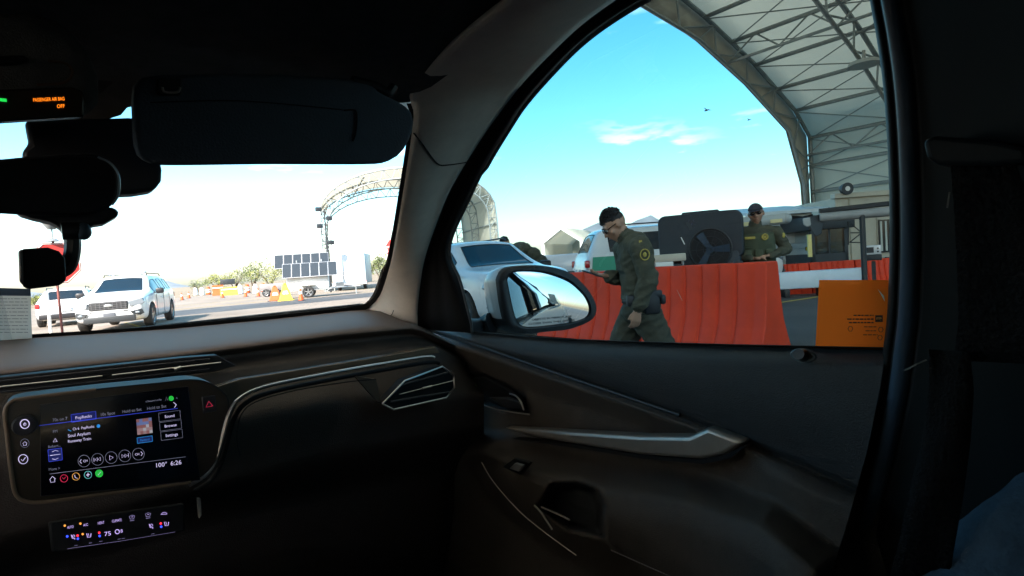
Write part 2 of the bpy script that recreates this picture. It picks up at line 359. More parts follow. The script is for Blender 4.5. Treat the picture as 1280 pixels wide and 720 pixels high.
HI = [(0, 10.2), (6, 9.9), (12, 9.1), (14.0, 8.52), (17.17, 8.12), (20.27, 7.16), (23.54, 5.81), (24.67, 3.70), (24.9, 0)]
hangar(hg, HO, HI, [10, 6.5, 3, -.5, -4, -7.5, -11], (0, 0, 0), [(6, 10.9, 0), (12, 10.15, 1), (17.5, 8.92, 0), (19.2, 8.45, 1), (20.84, 7.93, 0), (22.5, 7.28, 0), (24.08, 6.65, 0), (25.4, 5.67, 1), (25.4, 4.5, 0), (25.4, 3.39, 0)])
# lamp hanging on the roof truss (round flood light) and joint plates
for (px, py, z) in [(1080, 77, 0)]:
    p = P(px, py, y=6.3); b = MB().cyl(p, p+Vector((0, 0, -.12)), .42, .48, 20); b.cyl(p, p+Vector((0, 0, .35)), .05)
    tag(b.build('flood_lamp', mat('lamp_housing', (.35, .37, .36), .5)), 'round flood lamp hanging under the hangar roof truss', 'lamp')
# far hangar
fx = P(516, 330, d=52); fl = P(410, 330, d=50); fr = P(626, 330, d=50)
mid = (fl+fr)/2; hw = (fr-fl).length/2; rz = math.atan2((fr-fl).y, (fr-fl).x)
fh = empty('far_fabric_hangar', (mid.x, mid.y, 0), rz+math.radians(20)); tag(fh, 'distant arched fabric shelter whose front truss curves over the pale trailer', 'hangar')
top = P(512, 213, d=50).z
sc = hw
prof_o = [(sc*math.sin(a), top*(.60+.40*math.cos(a)**.9)) for a in [math.radians(q) for q in (0, 10, 20, 30, 40, 50, 60, 70, 80)]] + [(sc, top*.52), (sc, 0)]
prof_i = [(x*.905 if x > 0 else 0, z*.915 if z > 0 else 0) for x, z in prof_o]
prof_o = [(x, z) for x, z in prof_o]
hangar(fh, prof_o, prof_i, [-1, 5, 11], (0, 0, 0), [(sc*.5, top*.93, 0), (sc*.9, top*.72, 0), (sc*.985, top*.5, 0)], strip=False, brace=False)
# ---------------------------------------------------------------- far trees and shrubs
leafm = [mat('leaf_%s' % n_, c, .7, var=.35, vs_=1.5) for n_, c in (('yellow_green', (.16, .17, .035)), ('olive', (.09, .11, .035)), ('grey_green', (.13, .15, .07)))]
bark = mat('bark', (.10, .075, .05), .9, var=.3, vs_=6)
def desert_tree(loc, h, wd, k, label, name='desert_tree', cat='tree'):
    rt = empty(name, loc); tag(rt, label, cat, group=None)
    rnd = random.Random(int(loc[0]*31+loc[1]*7)); t = MB()
    for i in range(4):
        a = rnd.uniform(0, 6.3); r = wd*.32
        t.tube([(0, 0, -.05), (math.cos(a)*r*.3, math.sin(a)*r*.3, h*.3), (math.cos(a)*r, math.sin(a)*r, h*.75)], [.06*h/3+.03, .05*h/3+.02, .015], 6)
    o = t.build('trunk', bark); o.parent = rt
    c = MB()
    cl = [(rnd.gauss(0, wd*.22), rnd.gauss(0, wd*.22), h*(.62+rnd.gauss(0, .16)), rnd.uniform(.13, .25)*wd) for _ in range(13)]
    for (x, y, z, r) in cl:
        for _ in range(70):
            u = Vector((rnd.gauss(0, 1), rnd.gauss(0, 1), rnd.gauss(0, 1))).normalized()*r*rnd.uniform(.5, 1); q = Vector((x, y, z)) + Vector((u.x, u.y, u.z*.7)); q.z = max(.1, q.z)
            s_ = rnd.uniform(.05, .12)*(.6+h/4); a1 = Vector((rnd.gauss(0, 1), rnd.gauss(0, 1), rnd.gauss(0, 1))).normalized(); a2 = a1.orthogonal().normalized()
            c.poly([q-a1*s_, q+a2*s_*.6, q+a1*s_, q-a2*s_*.6], 0)
    o = c.build('crown', leafm[k % 3], auto=0); o.parent = rt
    return rt
for i, (px, d, h, wd, k, lab) in enumerate([
    (250, 120, 2.6, 5, 2, 'low grey green desert tree farthest left beyond the road works'),
    (272, 112, 3.4, 6, 0, 'yellow green desert tree behind the dark roadside board'),
    (296, 105, 3.6, 6, 0, 'pale yellow desert tree right of the dark roadside board'),
    (318, 100, 4.6, 6.5, 1, 'tallest olive desert tree left of the solar trailer'),
    (340, 96, 4.0, 6, 0, 'yellow green desert tree right behind the solar panels edge'),
    (447, 90, 3.6, 6, 2, 'grey green desert tree hugging the pale box trailer'),
    (462, 84, 4.4, 6, 0, 'bright yellow green desert tree right of the pale box trailer'),
    (479, 80, 3.8, 5, 1, 'olive desert tree beside the windscreen pillar'),
    (52, 70, 1.3, 4, 0, 'low yellow shrub left of the thin white post'),
    (36, 74, 1.2, 4, 0, 'low yellow shrub behind the paper notice')]):
    p = P(px, 380, d=d); desert_tree((p.x, p.y, 0), h, wd, k, lab, *(('desert_shrub', 'shrub') if h < 2 else ('desert_tree', 'tree')))
# ================================================================ VEHICLES
def evald(o):
    dg = bpy.context.evaluated_depsgraph_get(); me = bpy.data.meshes.new_from_object(o.evaluated_get(dg)); return me
wheel_cache = {}
def make_wheel(root, x, y, r, wdt=.24):
    key = (round(r, 2), wdt)
    if key not in wheel_cache:
        t = MB(); prof = [(r*.66, -wdt/2), (r*.9, -wdt/2), (r*.98, -wdt*.38), (r, -wdt*.2), (r, wdt*.2), (r*.98, wdt*.38), (r*.9, wdt/2), (r*.66, wdt/2)]; n = 28
        t.grid([[Vector((p[1], p[0]*math.cos(2*math.pi*j/n), p[0]*math.sin(2*math.pi*j/n))) for j in range(n+1)] for p in prof+prof[:1]])
        q = MB(); q.cyl((-wdt*.40, 0, 0), (wdt*.40, 0, 0), r*.10, n=12)
        q.grid([[Vector((xx, rr*math.cos(2*math.pi*j/n), rr*math.sin(2*math.pi*j/n))) for j in range(n+1)] for rr, xx in [(r*.66, -wdt*.45), (r*.62, -wdt*.40), (r*.60, 0), (r*.62, wdt*.40), (r*.66, wdt*.45)]])
        for i in range(5):
            a = 2*math.pi*i/5; R = Matrix.Rotation(a, 3, 'X')
            for sx in (-1, 1): q.box(R @ Vector((0, 0, r*.34)) + Vector((sx*wdt*.36, 0, 0)), (.02, r*.17, r*.60), R=R)
        q.cyl((-.02, 0, 0), (.02, 0, 0), r*.6, n=20, m=1)
        wheel_cache[key] = (t, q)
    t, q = wheel_cache[key]
    o = t.build('wheel', tyre); o.parent = root; o.location = (x, y, r); p = q.build('rim', [alloy, darkmetal]); p.parent = o
def vehicle(root, st, wheels, wr, L, paint=white, glass=carglass, glassrows=None, name='body'):
    """st: stations (y, halfwidth, zbottom, zbelt, ztop, roof halfwidth, top material). 1 windscreen 2 side 3 rear"""
    mb = MB(); rings = []
    for (y, hw, zb, zbelt, zt, hwt, tm, smt) in st:
        up = zt - zbelt
        half = [(0, zb), (hw*.80, zb), (hw*.965, zb+.07), (hw, zb+.22), (hw*1.0, lerp(zb+.22, zbelt, .55)), (hw*.975, zbelt-.03), (hw*.955, zbelt), (lerp(hw*.95, hwt, .94), zbelt+up*.86), (hwt*.90, zt-.01 if up > .2 else zt), (0, zt+(.035 if up > .2 else .02))]
        rings.append([Vector((x, y, z)) for x, z in half] + [Vector((-x, y, z)) for x, z in reversed(half[1:-1])])
    nr = len(rings[0]); h = 10
    for r in rings: mb.v += [tuple(p) for p in r]
    for i in range(len(rings)-1):
        tm, smt = st[i][6], st[i][7]
        for j in range(nr):
            j2 = (j+1) % nr; m = 0
            jj = j if j < h-1 else nr-1-j
            if tm and jj == 8: m = tm
            if smt and jj == 6: m = 2
            mb.f.append((i*nr+j, i*nr+j2, (i+1)*nr+j2, (i+1)*nr+j)); mb.m.append(m); mb.sm.append(True)
    mb.f.append(tuple(range(nr))); mb.m.append(0); mb.sm.append(True); k = (len(rings)-1)*nr
    mb.f.append(tuple(range(k, k+nr))[::-1]); mb.m.append(0); mb.sm.append(True)
    o = mb.build('tmp', [paint, glass, glass, glass, darkmetal], auto=0)
    md = o.modifiers.new('s', 'SUBSURF'); md.levels = 2; md.render_levels = 2
    cut = MB()
    for (wx, wy) in wheels: cut.cyl((wx*1.6, wy, wr), (wx*.62, wy, wr), wr*1.17, n=28, m=4)
    co = cut.build('cut', [paint, glass, glass, glass, darkmetal], auto=0)
    b = o.modifiers.new('b', 'BOOLEAN'); b.object = co; b.operation = 'DIFFERENCE'; b.solver = 'EXACT'
    bpy.context.view_layer.update(); me = evald(o)
    bpy.data.objects.remove(o); bpy.data.objects.remove(co)
    # split by material: body, windscreen, side windows (one mesh per island), rear window
    names = {1: 'windscreen', 2: 'side_window', 3: 'rear_window'}
    bm = bmesh.new(); bm.from_mesh(me); bm.faces.ensure_lookup_table()
    seen = set()
    for f in bm.faces:
        if f.material_index in names and f.index not in seen:
            isl = []; stack = [f]; seen.add(f.index)
            while stack:
                g = stack.pop(); isl.append(g)
                for e in g.edges:
                    for q in e.link_faces:
                        if q.index not in seen and q.material_index == f.material_index: seen.add(q.index); stack.append(q)
            vmap = {}; vs, fs = [], []
            for g in isl:
                ff = []
                for v in g.verts:
                    if v.index not in vmap: vmap[v.index] = len(vs); vs.append(v.co.copy())
                    ff.append(vmap[v.index])
                fs.append(ff)
            p = MB().add(vs, fs, 0).build(names[f.material_index], glass, auto=0); p.parent = root
            # dark rubber frame round the pane
            bc = {}
            for g in isl:
                for e in g.edges:
                    if sum(1 for q in e.link_faces if q in isl) == 1: bc.setdefault(e.verts[0].index, []).append(e.verts[1].index); bc.setdefault(e.verts[1].index, []).append(e.verts[0].index)
            if bc:
                s0 = next(iter(bc)); loop = [s0]; prev = None; cur = s0
                while True:
                    nx = [q for q in bc[cur] if q != prev]
                    if not nx or nx[0] == s0 or len(loop) > 800: break
                    prev, cur = cur, nx[0]; loop.append(cur)
                bm.verts.ensure_lookup_table()
                fr_ = MB().tube([bm.verts[i].co for i in loop], .012, 5, closed=True).build('window_frame', rubber); fr_.parent = p
    bmesh.ops.delete(bm, geom=[f for f in bm.faces if f.material_index in names], context='FACES')
    for f in bm.faces: f.smooth = True
    bm.to_mesh(me); bm.free(); me.set_sharp_from_angle(angle=math.radians(50))
    ob = bpy.data.objects.new(name, me); COL.objects.link(ob); ob.parent = root
    # dark floor inside so panes do not show through
    for (wx, wy) in wheels: make_wheel(root, wx*.93, wy, wr)
    return ob
def sub(mb, name, m, root, **k):
    o = mb.build(name, m, **k); o.parent = root; return o
SUVST = [ # y, hw, zb, zbelt, ztop, hwt, top, side
 (2.50, .60, .42, .62, .70, .50, 0, 0), (2.46, .84, .32, .86, .96, .72, 0, 0), (2.30, .95, .27, 1.00, 1.08, .82, 0, 0), (1.75, .985, .25, 1.06, 1.15, .86, 0, 0),
 (1.28, 1.0, .25, 1.09, 1.19, .88, 1, 0), (.98, 1.0, .25, 1.10, 1.36, .80, 1, 2), (.52, 1.0, .25, 1.11, 1.68, .70, 0, 2), (.42, 1.0, .25, 1.11, 1.71, .69, 0, 2), (-.12, 1.0, .25, 1.12, 1.75, .69, 0, 0), (-.20, 1.0, .25, 1.12, 1.75, .69, 0, 2),
 (-1.10, 1.0, .25, 1.13, 1.75, .69, 0, 0), (-1.20, 1.0, .25, 1.13, 1.745, .69, 0, 2), (-1.95, .99, .27, 1.14, 1.71, .68, 0, 0), (-2.10, .98, .28, 1.14, 1.69, .67, 3, 0), (-2.36, .96, .32, 1.12, 1.18, .82, 0, 0), (-2.44, .93, .36, .95, 1.02, .80, 0, 0), (-2.50, .80, .45, .70, .75, .6, 0, 0)]
def suv(name, loc, rz, label, group=None, H=1.0, L=1.0, stripe=False, lightbar=False, rails=True):
    rt = empty(name, loc, rz); tag(rt, label, 'suv', group)
    st = [(y*L, hw, zb*H, zbl*H, zt*H, ht, a, b) for (y, hw, zb, zbl, zt, ht, a, b) in SUVST]
    wy = (1.62*L, -1.48*L); vehicle(rt, st, [(s*.95, y) for s in (-1, 1) for y in wy], .38, L)
    fy = 2.47*L
    g = MB(); g.box((0, fy+.02, .80*H), (1.02, .05, .26), bev=.02)
    for i in range(4): g.box((0, fy+.05, (.71+.06*i)*H), (.98, .02, .016), m=1)
    for i in range(9): g.box((-.44+.11*i, fy+.047, .80*H), (.02, .012, .22), m=1)
    g.ball((0, fy+.055, .80*H), (.12, .02, .05), 2, 14, 8); sub(g, 'grille', [darkmetal, mat('grille_bar', (.12, .12, .13), .4, .4), steel], rt)
    for s in (-1, 1):
        hl = MB(); q = [(.53, .90), (.88, .98), (.93, .84), (.88, .78), (.56, .74)]
        yy = lambda x: fy+.04-.17*((x-.5)/.45)**2
        hl.add([(s*x, yy(x)-.10, z*H) for x, z in q] + [(s*x, yy(x)+.03, z*H) for x, z in q], [tuple(range(5)), tuple(range(5, 10))] + [(i, (i+1) % 5, 5+(i+1) % 5, 5+i) for i in range(5)], 0, False)
        sub(hl, 'headlight', headl, rt, bevel=.012)
        fg = MB(); q = [(.56, .58), (.86, .64), (.90, .50), (.80, .44), (.62, .50)]
        fg.add([(s*x, yy(x)-.12, z*H) for x, z in q] + [(s*x, yy(x)+.035, z*H) for x, z in q], [tuple(range(5)), tuple(range(5, 10))] + [(i, (i+1) % 5, 5+(i+1) % 5, 5+i) for i in range(5)], 0, False)
        fg.ball((s*.74, yy(.74)+.03, .54*H), (.07, .02, .035), 1); sub(fg, 'fog_lamp', [darkmetal, headl], rt)
        tl = MB(); tl.box((s*.88, -2.42*L, .98*H), (.14, .12, .18), bev=.03); sub(tl, 'tail_light', tail, rt)
        mr = MB(); mr.box((s*1.12, 1.02*L, 1.16*H), (.24, .14, .19), bev=.05); mr.box((s*1.0, 1.0*L, 1.11*H), (.12, .05, .04)); sub(mr, 'door_mirror', blackp, rt)
        for y in (.1, -.95): sub(MB().box((s*1.0, y*L, .93*H), (.035, .17, .03), bev=.01), 'door_handle', paint_h, rt)
        if rails: sub(MB().tube([(s*.62, .3*L, 1.72*H), (s*.62, .2*L, 1.79*H), (s*.62, -1.6*L, 1.79*H), (s*.62, -1.75*L, 1.70*H)], .018, 6), 'roof_rail', blackp, rt)

        for y in (.95, -.15, -1.12): sub(MB().box((s*.997, y*L, .70*H), (.012, .010, .72*H)), 'door_seam', darkmetal, rt)

    lo = MB(); lo.box((0, fy+.0, .38*H), (1.36, .12, .20), bev=.03); lo.box((0, fy+.0, .62*H), (1.0, .05, .05), bev=.01); sub(lo, 'lower_intake', darkmetal, rt)
    sub(MB().box((0, fy+.04, .50*H), (.32, .02, .16), bev=.005), 'number_plate', mat('dark_plate', (.08, .09, .11), .5), rt)
    rb = MB(); rb.box((0, -2.46*L, .48*H), (1.72, .16, .20), bev=.04); sub(rb, 'rear_bumper', blackp, rt)
    sub(MB().box((0, -2.53*L, .80*H), (.32, .015, .16), bev=.004), 'number_plate', whitep, rt)
    if lightbar:
        b = MB(); b.box((0, .0, 1.84*H), (1.1, .28, .09), bev=.03); b.box((-.4, 0, 1.78*H), (.06, .2, .08)); b.box((.4, 0, 1.78*H), (.06, .2, .08)); sub(b, 'light_bar', [mat('lightbar', (.5, .53, .56), .2)], rt)
    if stripe:
        gm = mat('green_stripe', (.01, .28, .17), .35)
        for s in (-1, 1):
            sub(MB().prism([(s*1.012, y*L, z*H) for y, z in [(-2.30, 1.12), (-1.62, 1.12), (-1.95, .42), (-2.40, .42)]], (s*.006, 0, 0)), 'stripe', gm, rt)
    return rt
paint_h = white
def face(px, d, ang):
    """a spot on the ground at pixel column px, depth d; ang = heading measured from facing the camera, turning to the picture's right"""
    p = P(px, 380, d=d); p.z = 0; to = (CAM-p); a = math.atan2(to.x, to.y); return p, -(a) + math.radians(ang)
p, rz = face(163, 19.6, 0)
suv('white_suv', p, rz - math.radians(13), 'white suv with dark grille facing the camera left of the windscreen centre', lightbar=True)
p, rz = face(90, 24, 0)
suv('white_crossover', p, rz+math.radians(180-5), 'white suv seen from behind between the stop sign and the white grille suv', H=.86, L=.9)
p, rz = face(598, 12.0, 0)
suv('parked_suv', p, rz + math.radians(24), 'white suv angled behind the door mirror with dark windscreen')
p, rz = face(845, 14.4, 0)
suv('patrol_suv', p, rz + math.radians(110), 'white patrol suv with a green slanted stripe behind the walking officer', stripe=True, lightbar=True, H=1.11)
# ---------------------------------------------------------------- solar trailer
def rect_at(name): pass
p, rz = face(388, 36, 0); rt = empty('solar_trailer', p, rz + math.radians(86)); tag(rt, 'white equipment trailer carrying two tilted rows of solar panels', 'trailer')
b = MB(); b.box((0, 0, .98), (1.2, 2.5, .85), bev=.04); sub(b, 'cabinet', whitep, rt)
f = MB(); f.box((0, 0, .5), (1.3, 2.9, .10)); f.tube([(0, 1.4, .5), (0, 3.2, .5)], .05); f.tube([(-.5, 1.4, .5), (0, 2.7, .5)], .04); f.tube([(.5, 1.4, .5), (0, 2.7, .5)], .04); f.tube([(0, 2.9, .5), (0, 2.9, 0)], .04); f.box((0, 1.9, .68), (.5, .5, .3)); sub(f, 'chassis', steel, rt)
for s in (-1, 1): make_wheel(rt, s*.78, 0, .36, .22)
for s in (-1, 1): sub(MB().box((s*.78, 0, .80), (.28, .9, .05), bev=.02), 'fender', whitep, rt)
pvm = mat('solar_cell', (.018, .026, .034), .35, spec=.4); pvf = mat('panel_frame', (.5, .5, .5), .35, .7)
for row in range(2):
    for i in range(6):
        q = MB(); tilt = math.radians(38); R = Matrix.Rotation(tilt, 3, 'Y')
        # panels face the camera side (-x local side is towards the lens)
        c = Vector((.62 if row else .02, -1.42+.545*i+(.24 if row else -.24), 1.75 + (0 if row else .62)))
        q.box(c, (1.08, .53, .04), R=Matrix.Rotation(tilt*1.45, 3, 'Y')); q.box(c + Matrix.Rotation(tilt*1.45, 3, 'Y') @ Vector((0, 0, .025)), (1.02, .49, .012), R=Matrix.Rotation(tilt*1.45, 3, 'Y'), m=1)
        sub(q, 'solar_panel', [pvf, pvm], rt)
m_ = MB(); m_.tube([(.1, -.6, 1.3), (.1, -.6, 2.4)], .05); m_.tube([(.1, .9, 1.3), (.1, .9, 2.4)], .05); sub(m_, 'panel_mount', steel, rt)
# pale box trailer
p, rz = face(440, 46, 0); rt = empty('box_trailer', p, rz-math.radians(8)); tag(rt, 'tall pale box trailer with a vent grille at its corner', 'trailer')
sub(MB().box((0, -2, 1.75), (2.65, 4.5, 2.45), bev=.05), 'box_body', mat('pale_blue_paint', (.34, .43, .49), .45), rt)
sub(MB().box((0, .27, .55), (2.7, .10, .22), bev=.02), 'bumper', whitep, rt)
v = MB(); v.box((.75, .265, 1.25), (.85, .03, .7))
for i in range(3):
    for j in range(2): v.box((.48+.27*i, .285, 1.08+.34*j), (.23, .02, .29), m=1)
sub(v, 'vent_grille', [whitep, mat('vent_grey', (.35, .38, .4), .6)], rt)
for s in (-1, 1):
    make_wheel(rt, s*1.05, -1.2, .40, .26); sub(MB().box((s*1.28, .29, .62), (.12, .04, .2)), 'tail_light', tail, rt)
sub(MB().box((0, -2, .45), (1.6, 4.2, .12)), 'chassis', darkmetal, rt)
# light mast next to it
p = P(412, 345, d=44); p.z = 0; b = MB(); top_ = P(406, 262, d=44).z
b.tube([p, (p.x, p.y, top_)], [.09, .05], 8); b.box((p.x+.1, p.y, 1.8), (.5, .3, .25)); 
rt = empty('light_mast', p); tag(rt, 'thin dark light mast rising between the solar trailer and the box trailer', 'mast'); world_parent(b.build('pole', darkmetal), rt)
for i, zz in enumerate((0, -.7, -1.3, -2.6)):
    world_parent(MB().box((p.x + (-.45 if i % 2 == 0 else .35), p.y, top_+zz), (.45, .25, .32), bev=.04).build('lamp_head', darkmetal), rt)
    
# ---------------------------------------------------------------- signs
def octagon(c, nrm, r, th=.012):
    nrm = Vector(nrm).normalized(); up = k0; x = up.cross(nrm).normalized(); return [c + x*r*math.cos(math.radians(22.5+45*i)) + up*r*math.sin(math.radians(22.5+45*i)) for i in range(8)]
def stop_sign(px, py, d, R, label, pole_px=None, lamp=True, toward=(0, -1, 0), lean=0, polecol=None, R2=None):
    c = P(px, py, d=d); rt = empty('stop_sign', (c.x, c.y, 0)); tag(rt, label, 'sign')
    n = Vector(toward).normalized(); o8 = octagon(c, n, R)
    x = k0.cross(n).normalized()
    b = MB().prism(o8, -n*.012); world_parent(b.build('sign_face', redsign), rt)
    rim = MB(); 
    for i in range(8): rim.tube([o8[i]+n*.003 + (c-o8[i])*.05, o8[(i+1) % 8]+n*.003+(c-o8[(i+1) % 8])*.05], .008, 4)
    text_on(rim, 'STOP', c - k0*R*.30 + n*.006, x, k0, R*.80, center=True, bold=True)
    world_parent(rim.build('lettering', mat('sign_white', (.75, .75, .75), .5)), rt)
    world_parent(MB().tube([(c.x-n.x*.04, c.y-n.y*.04, 0), (c.x-n.x*.04, c.y-n.y*.04, c.z+R*1.05)], .024, 8).build('post', mat('dull_red_post', (.22, .06, .05), .6) if polecol is None else polecol), rt)
    if lamp:
        q = c - n*.04; b = MB(); b.tube([q+k0*R, q+k0*R*1.55], .015, 6); b.cyl(q+k0*R*1.0, q+k0*R*1.12, .13, .06); b.cyl(q+k0*R*1.55, q+k0*R*1.85, .07, .16); world_parent(b.build('beacon', steel), rt)
    return rt
stop_sign(69, 329, 12, .47, 'red octagonal stop sign on a thin red post behind the dash camera')
stop_sign(491, 311, 22, .42, 'red octagonal sign half hidden behind the windscreen pillar', lamp=False, toward=(-.95, -.3, 0), polecol=steel)
p = P(62, 400, d=17); tag(MB().tube([(p.x, p.y, 0), (p.x, p.y, 1.35)], .04).build('post', whitep), 'thin white post left of the stop sign pole', 'post')
# ---------------------------------------------------------------- road works far ahead
conem = mat('cone_orange', (.60, .085, .012), .5); refl = mat('white_band', (.75, .75, .72), .4)
def barrel(px, d, label, m=conem, h=1.0, grp='drums and cones along the far lane'):
    p = P(px, 380, d=d); rt = empty('traffic_drum', (p.x, p.y, 0)); tag(rt, label, 'drum', grp)
    b = MB(); prof = [(.30, .02), (.29, .25), (.27, .27), (.26, .5), (.24, .52), (.23, .8), (.19, .82), (.17, h), (.0, h)]
    for a, c in zip(prof, prof[1:]): b.tube([(0, 0, a[1]), (0, 0, c[1]+1e-4)], [a[0], max(c[0], .001)], 16)
    sub(b, 'drum_body', m, rt); sub(MB().cyl((0, 0, 0), (0, 0, .05), .38), 'base', blackp, rt)
    s = MB(); s.cyl((0, 0, .3), (0, 0, .46), .285, .275); s.cyl((0, 0, .56), (0, 0, .72), .262, .245); sub(s, 'band', refl, rt); return rt
for px, d, lab, m in [(246, 74, 'white drum farthest left by the far lane', refl), (254, 70, 'white drum second from the left by the far lane', refl), (262, 72, 'orange drum left of the orange barricade', conem),
    (270, 66, 'orange drum touching the orange barricade', conem), (302, 62, 'white drum with dark base right of the yellow barricade', refl), (311, 64, 'orange drum right of the yellow barricade', conem), (321, 58, 'white drum standing alone on a dark base', refl), (331, 66, 'orange drum left of the solar trailer cones', conem)]:
    barrel(px, d, lab, m)
def road_cone(px, d, label):
    p = P(px, 380, d=d); rt = empty('traffic_cone', (p.x, p.y, 0)); tag(rt, label, 'cone', 'small cones across the far road')
    b = MB(); b.tube([(0, 0, .03), (0, 0, .70)], [.15, .03], 14); sub(b, 'cone_body', conem, rt); sub(MB().box((0, 0, .02), (.38, .38, .04), bev=.01), 'base', blackp, rt); sub(MB().tube([(0, 0, .38), (0, 0, .52)], [.092, .068], 14), 'band', refl, rt)
for px, d, lab in ((228, 52, 'small orange cone just right of the white grille suv'), (237, 58, 'small orange cone left of the two white drums'), (279, 50, 'small orange cone in front of the orange barricade'), (308, 48, 'small orange cone in front of the drums right of the yellow barricade'), (324, 46, 'small orange cone left of the generator carts'), (377, 31, 'small orange cone in front of the solar trailer wheel')):
    road_cone(px, d, lab)
def barricade(px, d, wd, h, m, label, z0=.0):
    p, rz = face(px, d, 0); rt = empty('barricade', p, rz); tag(rt, label, 'barricade')
    b = MB(); sec = [(-.25, 0), (.25, 0), (.22, .2), (.10, h*.55), (.08, h), (-.08, h), (-.10, h*.55), (-.22, .2)]
    b.prism([Vector((-wd/2, y, z)) for y, z in sec], (wd, 0, 0)); sub(b, 'barricade_body', m, rt, bevel=.02)
    sub(MB().box((0, .14, h*.75), (wd*.9, .015, .12)), 'band', refl, rt); return rt
barricade(274, 62, 1.1, 1.15, conem, 'orange water barricade left of the yellow barricade')
barricade(288, 60, 1.7, .85, yellowm, 'yellow water barricade below the dark board')
p, rz = face(287, 63, 0); rt = empty('message_board', p, rz); tag(rt, 'dark roadside message board above the yellow barricade', 'board')
sub(MB().box((0, 0, 1.45), (1.5, .12, .6), bev=.03), 'board_face', darkmetal, rt); b = MB(); b.tube([(-.6, 0, 0), (-.6, 0, 1.2)], .04); b.tube([(.6, 0, 0), (.6, 0, 1.2)], .04); sub(b, 'stand', steel, rt)
def wet_cone(px, d, h, m, label):
    p, rz = face(px, d, 0); rt = empty('folding_sign', p, rz); tag(rt, label, 'cone')
    b = MB(); b.add([(-.38, .30, 0), (.38, .30, 0), (.38, -.30, 0), (-.38, -.30, 0), (-.12, .06, h*.93), (.12, .06, h*.93), (.12, -.06, h*.93), (-.12, -.06, h*.93)], [(0, 1, 5, 4), (1, 2, 6, 5), (2, 3, 7, 6), (3, 0, 4, 7), (4, 5, 6, 7)], 0, False)
    b.box((0, 0, h*.97), (.14, .08, h*.08)); sub(b, 'shell', m, rt, bevel=.02); sub(MB().box((0, 0, .02), (.9, .7, .04), bev=.01), 'base', blackp if m is conem else yellowm, rt)
    sub(MB().prism([(-.16, .20, h*.38), (.16, .20, h*.38), (.11, .165, h*.56), (-.11, .165, h*.56)], (0, .01, 0)), 'band', refl, rt)
wet_cone(345, 33.5, .92, conem, 'orange and white tall cone on a black base next to the yellow cone')
wet_cone(358, 33.0, 1.02, yellowm, 'bright yellow tall cone in front of the solar trailer')
# bicycles / scrap behind the cones
for px, lab in ((337, 'dark generator cart parked behind the orange cone'), (350, 'dark generator cart parked behind the yellow cone')):
    p, rz = face(px, 44, 0); rt = empty('generator_cart', p, rz+1.4); tag(rt, lab, 'cart')
    sub(MB().box((0, 0, .75), (.7, 1.1, .5), bev=.05), 'engine_box', mat('grey_box', (.18, .17, .17), .6), rt); b = MB(); b.tube([(0, .5, .5), (0, 1.5, .95)], .03); b.tube([(-.3, -.5, .5), (-.3, .5, .5)], .03); b.tube([(.3, -.5, .5), (.3, .5, .5)], .03); sub(b, 'frame', steel, rt)
    for s in (-1, 1): make_wheel(rt, s*.42, -.1, .30, .12)
# ================================================================ CHECKPOINT
def barrier(loc, rz, L, H, m, label, flutes=7, grp='orange red water barriers', step=.016):
    rt = empty('water_barrier', loc, rz); tag(rt, label, 'barrier', grp)
    sec = [(.0, .31), (.10, .315), (.20, .31), (.32, .25), (.45, .19), (.62, .155), (.80, .135), (.95, .12), (1.0, .115)]   # (height fraction, half width)
    nu = int(L/.012); mb = MB()
    def gro(u):
        e = min(u, L-u)
        if e < .12: return 0
        ph = (u-.12)/(L-.24)*flutes; d = abs(ph-round(ph))*(L-.24)/flutes
        return math.exp(-(abs(d)/.013)**2) if 0 < round(ph) < flutes else 0
    rows = []
    for i in range(nu+1):
        u = L*i/nu; g = gro(u); w_ = lambda h: 1 - sstep(.93, 1.0, h)*1
        pan = .009*math.sin(math.pi*min(1, max(0, ((u-.12)/(L-.24)*flutes) % 1)))
        fr = [Vector((u-L/2, -(hw - (g*.024 + 0)*w_(h)*sstep(.02, .2, h) + pan*w_(h)), h*H)) for h, hw in sec]
        bk = [Vector((u-L/2, (hw - g*.024*w_(h)*sstep(.02, .2, h) + pan*w_(h)), h*H)) for h, hw in sec]
        rows.append(fr + bk[::-1])
    mb.grid(rows); mb.poly(rows[0]); mb.poly(rows[-1]); o = sub(mb, 'barrier_body', m, rt, bevel=.012, auto=55)
    c = MB()
    for u in (-L*.25, L*.25): c.cyl((u, 0, H), (u, 0, H+.02), .05, .045, 12)
    sub(c, 'fill_cap', blackp, rt)
    sub(MB().box((L/2+.02, 0, H*.5), (.05, .10, H*.86), bev=.015), 'hinge', m, rt)
    return rt
bx = 5.45; yb = P(978, 380, x=bx-.14).y
yb += .14
barrier((bx, yb+.7, 0), math.pi/2, 1.4, 1.07, orange, 'orange red fluted barrier between the two officers, its square end nearest the orange sticker', 6)
barrier((bx+.03, yb+2.30, 0), math.pi/2+.02, 1.7, 1.05, orange, 'orange red fluted barrier behind the walking officer', 7)
#barrier((bx+.05, yb+4.66, 0), math.pi/2+.01, 1.05, 1.05, orange, 'short orange red barrier just above the door mirror', 4)
tag(MB().tube([P(846, 362, x=bx-.19), P(850, 370, x=bx-.20), P(853, 376, x=bx-.205)], [.0015, .004, .002], 6).build('scuff_mark', mat('pale_scrape', (.45, .25, .20), .7)), 'short pale scrape on the face of the orange red barrier behind the walking officer', 'scuff')
